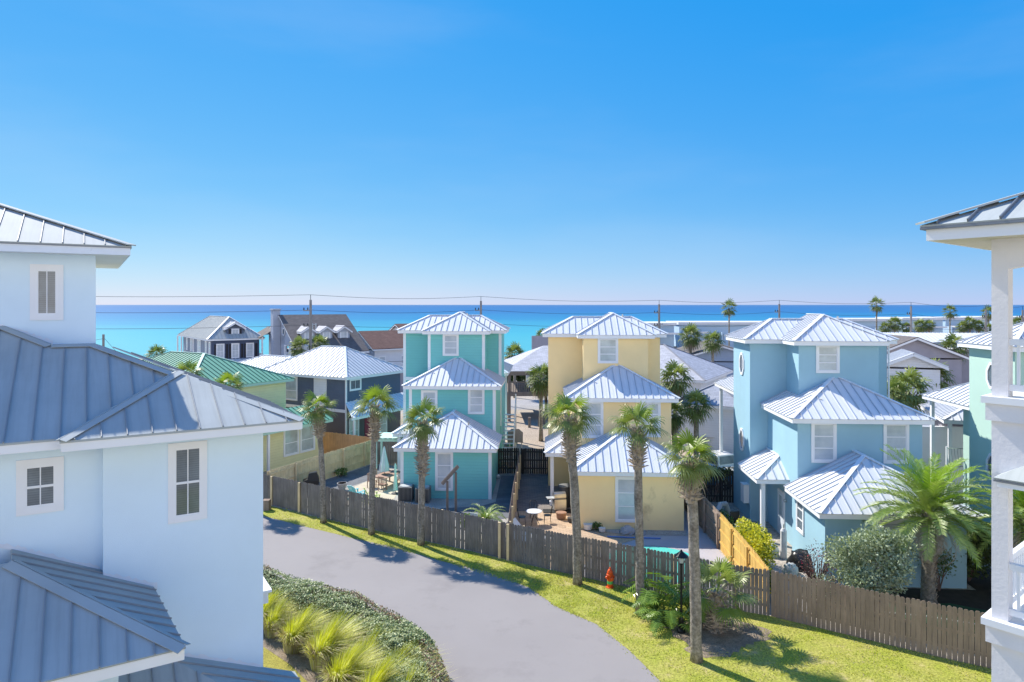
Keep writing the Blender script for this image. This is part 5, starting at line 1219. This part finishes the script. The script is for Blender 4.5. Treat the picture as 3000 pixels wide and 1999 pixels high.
MB().box(-.35, .35, -.25, .25, .12, .72).build('cart', 'steel', H); mb = MB(); mb.tube([(-.35, 0, .88), (.35, 0, .88)], .24, 14); mb.build('lid', 'steel', H); MB().box(-.75, -.35, -.22, .22, .78, .82).build('side_shelf', 'ac_light', H)
H = thing('rain_barrel', 'tall dark grey barrel behind the gas grill', 'barrel', (3.15, 40.6, 0)); MB().lathe((0, 0, 0), [(.34, 0), (.36, .05), (.38, .6), (.36, 1.15), (.37, 1.17), (.37, 1.22), (.3, 1.23)], 18).build('drum', 'bin_dark', H); MB().lathe((0, 0, 1.22), [(.39, 0), (.38, .05), (.05, .09)], 18).build('lid', 'ac', H)
q = MB().box(-.9, .9, -.35, .35, 0, .025).build('grill_mat', 'rubber'); q.location = (2.7, 39.6, .018); tag(q, 'black mat spread under the gas grill', 'mat')
for lb, x, y, m, s in (('terracotta pot with a small dog ornament before the grill', 2.75, 38.2, 'terracotta', 1.3), ('dark pot at the corner of the bent palm trunk', 3.25, 37.6, 'bin_dark', .9), ('white C shaped ceramic pot by the yellow wall', 4.05, 36.35, 'ceramic', 1.1), ('low white ceramic bowl by the yellow wall', 4.75, 35.95, 'ceramic', .8)):
    H = thing('plant_pot', lb, 'plant pot', (x, y, .02)); MB().lathe((0, 0, 0), [(.13 * s, 0), (.2 * s, .05), (.22 * s, .26 * s), (.24 * s, .28 * s), (.2 * s, .29 * s), (.17 * s, .2 * s)], 14).build('pot', m, H); MB().lathe((0, 0, .22 * s), [(.18 * s, 0), (.02, .03)], 10).build('soil', 'darksoil', H)
shrub('shrub', 'tiny green plant between the white ceramics', (4.45, 36.3, 0), (.35, .2, .2), 250, .06, ['seagrape'], 22, zc=.2, stems=2)
for lb, px, py in (('solar path light left by the yellow wall', 1705.5, 1549), ('solar path light right by the yellow wall', 1747, 1544)):
    x, y, _ = at(px, py); H = thing('path_light', lb, 'garden light', (x, y, 0), 0, 'solar path lights'); MB().tube([(0, 0, 0), (0, 0, .78)], .012, 6).build('stake', 'steel', H); MB().lathe((0, 0, .78), [(.05, 0), (.08, .10), (.09, .12), (.02, .17)], 10).build('lantern', 'ac_light', H)
def rock(label, x, y, s, m='rock', name='rock', cat='rock', seed=1):
    r = random.Random(seed); mb = MB(); vs = []; n, k = 14, 7
    for j in range(k + 1):
        for i in range(n):
            a = 2 * math.pi * i / n; t = math.pi / 2 * j / k; q = max(math.cos(t), .12) ** (.6 if name != 'rock' else 1) * (1 + r.uniform(-.17, .17)); vs.append((math.cos(a) * q * s[0], math.sin(a) * q * s[1], math.sin(t) * s[2] * (1 + r.uniform(-.08, .08))))
    mb.add(vs, [(j * n + i, j * n + (i + 1) % n, (j + 1) * n + (i + 1) % n, (j + 1) * n + i) for j in range(k) for i in range(n)] + [tuple(range(k * n, k * n + n))]); o = mb.build(name, m, smooth=(name != 'rock')); o.location = (x, y, .01); return tag(o, label, cat)
rock('large pale boulder under the yellow house window', 6.05, 35.75, (.42, .3, .42)); rock('smaller boulder beside the large pale one', 6.65, 35.65, (.32, .25, .28), seed=4)
q = MB().tube([(4.9, 35.2, .05), (6, 35.05, .05), (7.6, 34.9, .05)], .035, 8).build('pool_hose', 'bluetube'); tag(q, 'blue hose lying along the gravel edge of the pool deck', 'hose')
# blue yard clutter
rock('big white plastic bag under the blue house porch', 12.4, 32.6, (0.34, 0.34, 0.60), 'bag', 'plastic_bag', 'bag', 2); rock('white plastic bag by the porch post', 12.45, 30.5, (0.32, 0.30, 0.44), 'bag', 'plastic_bag', 'bag', 3); rock('small white bag leaning on the grey bin bags', 11.6, 33.3, (0.30, 0.26, 0.48), 'bag', 'plastic_bag', 'bag', 5)
rock('glossy black bin bag heap beside the blue house door', 13.25, 31.2, (.65, .6, .75), 'blackbag', 'bin_bag', 'bag', 6); rock('white round bag at the end of the yellow shrub', 11.35, 31.9, (0.24, 0.22, 0.64), 'bag', 'plastic_bag', 'bag', 7); rock('pale draped cover heap behind the black chairs', 11.8, 35.2, (0.45, 0.41, 0.72), 'bag', 'plastic_cover', 'cover', 8)
H = thing('arched_cover', 'white arched tarp frame near the black fence', 'tarp', (11.4, 37.2, 0), .8); mb = MB(); mb.tube([(-.6, 0, 0), (-.5, 0, .7), (-.1, 0, 1.15), (.5, 0, 1.05), (.9, 0, .5), (1.0, 0, 0)], [.12, .13, .14, .14, .13, .1], 8); mb.build('tarp', 'bag', H)
for lb, x, y, rz in (('black patio chair left of the blue house meter box', 11.0, 36.3, 1), ('black patio chair nearest the old pine fence', 10.75, 37.8, 2.4), ('black patio chair in front of the white tarp', 11.9, 36.1, .2)):
    H = thing('patio_chair', lb, 'chair', (x, y, 0), rz, 'black patio chairs beside the blue house'); MB().box(-.26, .26, -.26, .26, .36, .44).build('seat', 'metal_dark', H); MB().box(-.26, .26, .2, .27, .44, 1.0).build('backrest', 'metal_dark', H)
    for u in (-.23, .23):
        for v in (-.23, .23): MB().box(u - .025, u + .025, v - .025, v + .025, 0, .36).build('leg', 'metal_dark', H)
H = thing('patio_table', 'round dark table among the black patio chairs', 'table', (10.95, 37.0, 0)); MB().lathe((0, 0, .70), [(.4, 0), (.4, .03)], 18).build('table_top', 'glass_dark', H); MB().tube([(0, 0, 0), (0, 0, .7)], [.2, .03], 8).build('leg', 'metal_dark', H)
H = thing('water_heater', 'slim white cylinder tank under the blue porch', 'tank', (12.85, 32.3, 0)); MB().lathe((0, 0, 0), [(.14, 0), (.15, .03), (.15, 1.3), (.08, 1.42)], 12).build('tank', 'ceramic', H); MB().tube([(0, 0, 1.4), (0, 0, 1.6)], .03, 6).build('valve', 'steel', H)
q = MB().tube([(14.4, 26.6, .03), (16, 26.2, .03), (18, 25.3, .03), (20, 24.1, .03), (22, 23, .03)], .035, 6).build('garden_edging', 'ceramic'); tag(q, 'white edging strip between dark soil and turf under the date palm', 'edging')
# utility box by the left wall
q = MB().box(-.2, .2, -.2, .2, 0, .6).build('utility_box', 'oldfence2'); q.location = (-14.35, 39.9, 0); tag(q, 'small brown box on the verge at the pale house wall', 'utility box')
# bins and the blank sign by the tan lot
def bin_(lb, px, py, mb_, ml, s=1):
    x, y, _ = at(px, py); H = thing('wheelie_bin', lb, 'bin', (x, y, 0), 0, 'bins by the tan lot'); MB().prism([(-.25 * s, -.3, .05), (.25 * s, -.3, .05), (.3 * s, -.35, 1.05), (-.3 * s, -.35, 1.05)], (0, .65, 0)).build('body', mb_, H); MB().box(-.33 * s, .33 * s, -.38, .33, 1.05, 1.15).build('lid', ml, H)
bin_('green bin with cyan lid near the stair rail', 1496, 1307, 'bin_green', 'bin_cyan'); bin_('plain green bin under the white sign', 1509, 1302, 'bin_green', 'bin_green', .8); bin_('green bin with cyan lid behind the stair rail', 1469, 1300, 'bin_green', 'bin_cyan', .7)
H = thing('sign_board', 'blank white board on two thin posts by the tan lot', 'sign', (.25, 53, 0), -.2)
MB().prism([(-.6, 0, 1.3), (.6, 0, 1.3), (.6, 0, 2.1), (.3, 0, 2.35), (-.3, 0, 2.35), (-.6, 0, 2.1)], (0, .05, 0)).build('board', 'concrete', H)
for u in (-.5, .45): MB().box(u, u + .08, .05, .11, 0, 2.1).build('post', 'ceramic', H)
bg_ = 'wooden bollards along the beach lot'
for i, (lb, px, py) in enumerate((('wooden bollard at the stair of the turquoise house', 1483, 1246), ('short wooden bollard in the middle of the tan lot', 1551, 1253), ('wooden bollard under the palm left of the yellow wall', 1580, 1250), ('wooden bollard touching the yellow wall edge', 1594, 1244))):
    x, y, _ = at(px, py); q = MB().box(-.12, .12, -.12, .12, 0, .95).box(-.13, .13, -.13, .13, .95, 1.0).build('bollard', 'greypost'); q.location = (x, y, 0); tag(q, lb, 'bollard', bg_)
# cars
def vehicle(name, label, loc, rz, prof, cab, m, w=1.85, wheels=(-1.3, 1.35), wr=.34, cat='car'):
    H = thing(name, label, cat, loc, rz); hw = w / 2
    mb = MB(); n = len(prof); rings = []
    for y, s in ((-hw, .92), (-hw + .12, 1), (hw - .12, 1), (hw, .92)): rings += [(x * (1 if s == 1 else .985), y, .25 + (z - .25) * (1 if s == 1 else .95)) for x, z in prof]
    fs = [(k * n + i, k * n + (i + 1) % n, (k + 1) * n + (i + 1) % n, (k + 1) * n + i) for k in range(3) for i in range(n)] + [tuple(range(n)), tuple(reversed(range(3 * n, 4 * n)))]
    mb.add(rings, fs); b = mb.build('body', m, H)
    mb = MB(); n = len(cab); rings = []
    for y, f in ((-hw + .1, 0), (-hw + .28, 1), (hw - .28, 1), (hw - .1, 0)):
        rings += [(x, y if z < 1.1 else y * .93, z) for x, z in cab] if f == 0 else [(x, y, z + .03 * (z > 1.1)) for x, z in cab]
    fs = [(k * n + i, k * n + (i + 1) % n, (k + 1) * n + (i + 1) % n, (k + 1) * n + i) for k in range(3) for i in range(n)] + [tuple(range(n)), tuple(reversed(range(3 * n, 4 * n)))]
    mb.add(rings, fs); mb.build('cabin', m, H)
    zs = [z for _, z in cab]; zlo = min(zs) + .08; zhi = max(zs) - .07; xs = sorted(x for x, _ in cab)
    (x0, x1, x2, x3) = (cab[0][0], cab[1][0], cab[2][0], cab[3][0])
    def lx(z, a, b): return cab[a][0] + (cab[b][0] - cab[a][0]) * (z - cab[a][1]) / (cab[b][1] - cab[a][1])
    for s in (-1, 1):
        y = s * (hw - .10 + .012); xm = (lx(zlo, 0, 1) + lx(zlo, 3, 2)) / 2
        for a0, a1, b0, b1 in ((lx(zlo, 0, 1) + .12, xm - .05, lx(zhi, 0, 1) + .1, xm - .05), (xm + .05, lx(zlo, 3, 2) - .12, xm + .05, lx(zhi, 3, 2) - .1)):
            MB().prism([(a0, y, zlo), (a1, y, zlo), (b1, y * .945, zhi), (b0, y * .945, zhi)], (0, -s * .02, 0)).build('side_window', 'glass_dark', H)
    for a, b, nm, sg in ((0, 1, 'rear_window', -1), (3, 2, 'windscreen', 1)):
        e = .025 * sg; MB().prism([(lx(zlo, a, b) + e, -hw + .24, zlo), (lx(zlo, a, b) + e, hw - .24, zlo), (lx(zhi, a, b) + e, hw - .32, zhi), (lx(zhi, a, b) + e, -hw + .32, zhi)], (-.02 * sg, 0, 0)).build(nm, 'glass_dark', H)
    for x in wheels:
        for s in (-1, 1):
            y = s * (hw - .08); t = MB().tube([(x, y - .12, wr), (x, y + .12, wr)], wr, 18).build('wheel', 'rubber', H); MB().tube([(x, y + s * .115, wr), (x, y + s * .13, wr)], wr * .62, 12).build('rim', 'steel', t)
    for s in (-1, 1):
        MB().box(prof[-2][0] - .02, prof[-2][0] + .03, s * (hw - .3) - .14, s * (hw - .3) + .14, .62, .78).build('headlight', 'ceramic', H)
    return H
vehicle('pickup_truck', 'white pickup truck parked beyond the black fence', (14.4, 47.6, 0), R(115), [(-2.7, .45), (-2.72, 1.0), (-.9, 1.02), (1.2, 1.05), (2.45, .98), (2.6, .8), (2.62, .45)][::1], [(-.95, 1.02), (-.75, 1.65), (.6, 1.67), (1.2, 1.04)], 'whitecar', wheels=(-1.7, 1.75), wr=.38, cat='truck')
vehicle('parked_car', 'bright blue car behind the black fence beside the white truck', (12.4, 44.9, 0), R(185), [(-2.2, .4), (-2.25, .85), (-1.4, .95), (.9, .95), (2.1, .8), (2.2, .6), (2.2, .4)], [(-1.6, .93), (-.9, 1.4), (.4, 1.42), (1.1, .94)], 'bluecar')
# chain link gate and railing by the white house
H = thing('chain_link_fence', 'low chain link fence in front of the white garage', 'fence', (14.6, 56.0, 0), -.4)
mb = MB()
for i in range(5): mb.tube([(i * 1.1, 0, 0), (i * 1.1, 0, 1.25)], .035, 6)
mb.tube([(0, 0, 1.22), (4.4, 0, 1.22)], .025, 6); mb.build('frame', 'steel', H); mb = MB()
for i in range(36): mb.beam((i * .12, 0, .05), (i * .12 + .6 if i < 31 else 4.35, 0, 1.2), .008, .008); mb.beam((i * .12 + (.6 if i < 31 else 0), 0, .05), (i * .12, 0, 1.2), .008, .008)
mb.build('mesh', 'steel', H)

# ================================================================= power line
ppl = [(910, 864, 74, 'power pole with transformer before the grey dormer house', 1), (1409, 869, 84, 'power pole behind the turquoise tower roof', 0), (1931, 880, 92, 'power pole right of the yellow tower roof', 1), (2283, 880, 98, 'power pole behind the blue tower roof', 0),
       (2669, 886, 96, 'power pole right of the blue tower roof', 0), (2888, 896, 100, 'power pole at the edge of the balcony column', 0), (2996, 898, 104, 'power pole seen through the balcony opening', 0)]
tops = []
for i, (px, py, d, lb, tf) in enumerate(ppl):
    t = P(px, py, d); H = thing('power_pole', lb, 'power pole', (t.x, t.y, 0), .35, 'power poles along the beach road'); MB().tube([(0, 0, 0), (0, 0, t.z - .55)], [.19, .13], 10).build('pole', 'pole', H)
    MB().tube([(0, 0, t.z - .55), (0, 0, t.z)], .03, 6).build('top_pin', 'metal_dark', H)
    for k, dz in enumerate((1.7, 3.4)):
        MB().box(-.75, .05, -.05, .05, t.z - dz - .06, t.z - dz + .06).build('crossarm', 'pole', H)
        for u in (-.7, -.3): MB().lathe((u, 0, t.z - dz + .06), [(.05, 0), (.07, .08), (.05, .2), (.03, .26)], 8).build('insulator', 'metal_dark', H)
    for u in (.2, .55): MB().tube([(u, 0, t.z - 3.1), (u, 0, t.z - 3.75)], .06, 6).build('fuse', 'polegrey', H)
    MB().box(.03, .6, -.03, .03, t.z - 3.25, t.z - 3.18).build('bracket', 'polegrey', H)
    if tf:
        MB().lathe((-.55, -.1, t.z - 6.6), [(.34, 0), (.36, .05), (.36, 1.1), (.30, 1.2), (.05, 1.25)], 14).build('transformer', 'polegrey', H)
    tops.append(t)
wl = [(0, 'top wire strung over all power poles'), (1.65, 'second wire below the pole tops'), (3.3, 'third wire at the lower crossarms'), (6.9, 'sagging service cable low on the poles')]
L0 = P(-300, 855, 66)
for dz, lb in wl:
    mb = MB(); T_ = [L0] + tops + [P(3500, 899, 110)]
    for a, b in zip(T_[:-1], T_[1:]):
        pts = [a.lerp(b, k / 10) - V((0, 0, dz + .35 * math.sin(math.pi * k / 10) * (1 if dz < 5 else 2))) for k in range(11)]; mb.tube(pts, .019 if dz < 5 else .022, 4, cap=False)
    tag(mb.build('power_wire', 'wire'), lb, 'power line', 'wires of the power line')
H = thing('utility_pole', 'short wooden pole at the shore left of the navy house', 'pole', (*P(303, 985, 80).xy, 0)); t = P(303, 980, 80); MB().tube([(0, 0, 0), (0, 0, t.z)], .13, 8).build('pole', 'pole', H); MB().tube([(-2.2, 0, t.z - .9), (0, 0, t.z - .5)], .02, 4).build('guy_wire', 'wire', H); MB().tube([(.05, 0, t.z - .4), (1.5, 0, t.z - 2.0), (2.5, 0, t.z - 2.6)], .02, 4).build('cable', 'wire', H)
bt = thing('satellite_dish', 'small grey dish on the near turquoise roof slope', 'dish') if False else None

# ================================================================= world, sun, camera
EL, AZ = 43.5, -45.0
w = bpy.data.worlds.new('World'); sc.world = w; w.use_nodes = True; N = w.node_tree.nodes; L = w.node_tree.links
sk = N.new('ShaderNodeTexSky'); sk.sky_type = 'NISHITA'; sk.sun_disc = False; sk.sun_elevation = R(EL); sk.sun_rotation = R(AZ); sk.altitude = 10; sk.air_density = 1.0; sk.dust_density = 0; sk.ozone_density = 6.0
EXPO = .98; bgd = N['Background']; bgd.inputs[1].default_value = .14; K = 1 / (.14 * 2 ** EXPO)
sp_ = N.new('ShaderNodeSeparateColor'); cb_ = N.new('ShaderNodeCombineColor'); L.new(sk.outputs[0], sp_.inputs[0])
for i, (g, o, lo) in enumerate(((.088, -.080, .03), (.066, .19, .05), (.02, .80, .1))):      # colour grade of the physical sky
    ma = N.new('ShaderNodeMath'); ma.operation = 'MULTIPLY_ADD'; L.new(sp_.outputs[i], ma.inputs[0]); ma.inputs[1].default_value = g * K; ma.inputs[2].default_value = o * K
    mx = N.new('ShaderNodeMath'); mx.operation = 'MAXIMUM'; L.new(ma.outputs[0], mx.inputs[0]); mx.inputs[1].default_value = lo * K; L.new(mx.outputs[0], cb_.inputs[i])
# bright pale band added low in the sky behind the viewer to fill facades
tcw = N.new('ShaderNodeTexCoord'); sw_ = N.new('ShaderNodeSeparateXYZ'); L.new(tcw.outputs['Generated'], sw_.inputs[0])
def mrange(sock, a, b):
    m = N.new('ShaderNodeMapRange'); m.interpolation_type = 'SMOOTHSTEP'; m.inputs['From Min'].default_value = a; m.inputs['From Max'].default_value = b; L.new(sock, m.inputs['Value']); return m.outputs[0]
fy = mrange(sw_.outputs[1], -.05, -.65); fz = mrange(sw_.outputs[2], .55, .12)
cn = N.new('ShaderNodeTexNoise'); cn.inputs['Scale'].default_value = 3; cn.inputs['Detail'].default_value = 6; L.new(tcw.outputs['Generated'], cn.inputs['Vector']); fn = mrange(cn.outputs['Fac'], .30, .55)
m1 = N.new('ShaderNodeMath'); m1.operation = 'MULTIPLY'; L.new(fy, m1.inputs[0]); L.new(fz, m1.inputs[1]); m2 = N.new('ShaderNodeMath'); m2.operation = 'MULTIPLY'; L.new(m1.outputs[0], m2.inputs[0]); L.new(fn, m2.inputs[1])
mw_ = N.new('ShaderNodeMix'); mw_.data_type = 'RGBA'; L.new(m2.outputs[0], mw_.inputs[0]); L.new(cb_.outputs[0], mw_.inputs[6]); mw_.inputs[7].default_value = (2.15 * K, 2.05 * K, 2.0 * K, 1)
mpw = N.new('ShaderNodeMapping'); mpw.inputs['Scale'].default_value = (1.2, 1.2, 5); mpw.inputs['Rotation'].default_value = (.25, .35, 0); L.new(tcw.outputs['Generated'], mpw.inputs[0])
cw = N.new('ShaderNodeTexNoise'); cw.inputs['Scale'].default_value = 1.6; cw.inputs['Detail'].default_value = 7; L.new(mpw.outputs[0], cw.inputs['Vector']); fw = mrange(cw.outputs['Fac'], .42, .75)
m3 = N.new('ShaderNodeMath'); m3.operation = 'MULTIPLY'; L.new(fw, m3.inputs[0]); m3.inputs[1].default_value = .09
mv_ = N.new('ShaderNodeMix'); mv_.data_type = 'RGBA'; L.new(m3.outputs[0], mv_.inputs[0]); L.new(mw_.outputs[2], mv_.inputs[6]); mv_.inputs[7].default_value = (.75 * K, .84 * K, .97 * K, 1)
L.new(mv_.outputs[2], bgd.inputs[0])
sl = bpy.data.lights.new('sun', 'SUN'); sl.energy = 3.75; sl.angle = R(.5); sl.color = (1, .94, .84)
so = bpy.data.objects.new('sun', sl); col.objects.link(so)
ts = V((math.sin(R(AZ)) * math.cos(R(EL)), math.cos(R(AZ)) * math.cos(R(EL)), math.sin(R(EL))))
so.rotation_euler = ts.to_track_quat('Z', 'Y').to_euler(); so.location = (-40, 40, 60)
cd = bpy.data.cameras.new('camera'); cam = bpy.data.objects.new('camera', cd); col.objects.link(cam); sc.camera = cam
cam.location = (0, 0, CAM_H); cam.rotation_euler = (R(90), 0, 0)
cd.sensor_width = 36; cd.lens = 24; cd.shift_y = -(999.5 - HZ) / 3000; cd.clip_end = 100000; cd.clip_start = .1
vs_ = sc.view_settings; vs_.view_transform = 'Standard'; vs_.look = 'None'; vs_.exposure = EXPO; vs_.gamma = 1; vs_.use_curve_mapping = False
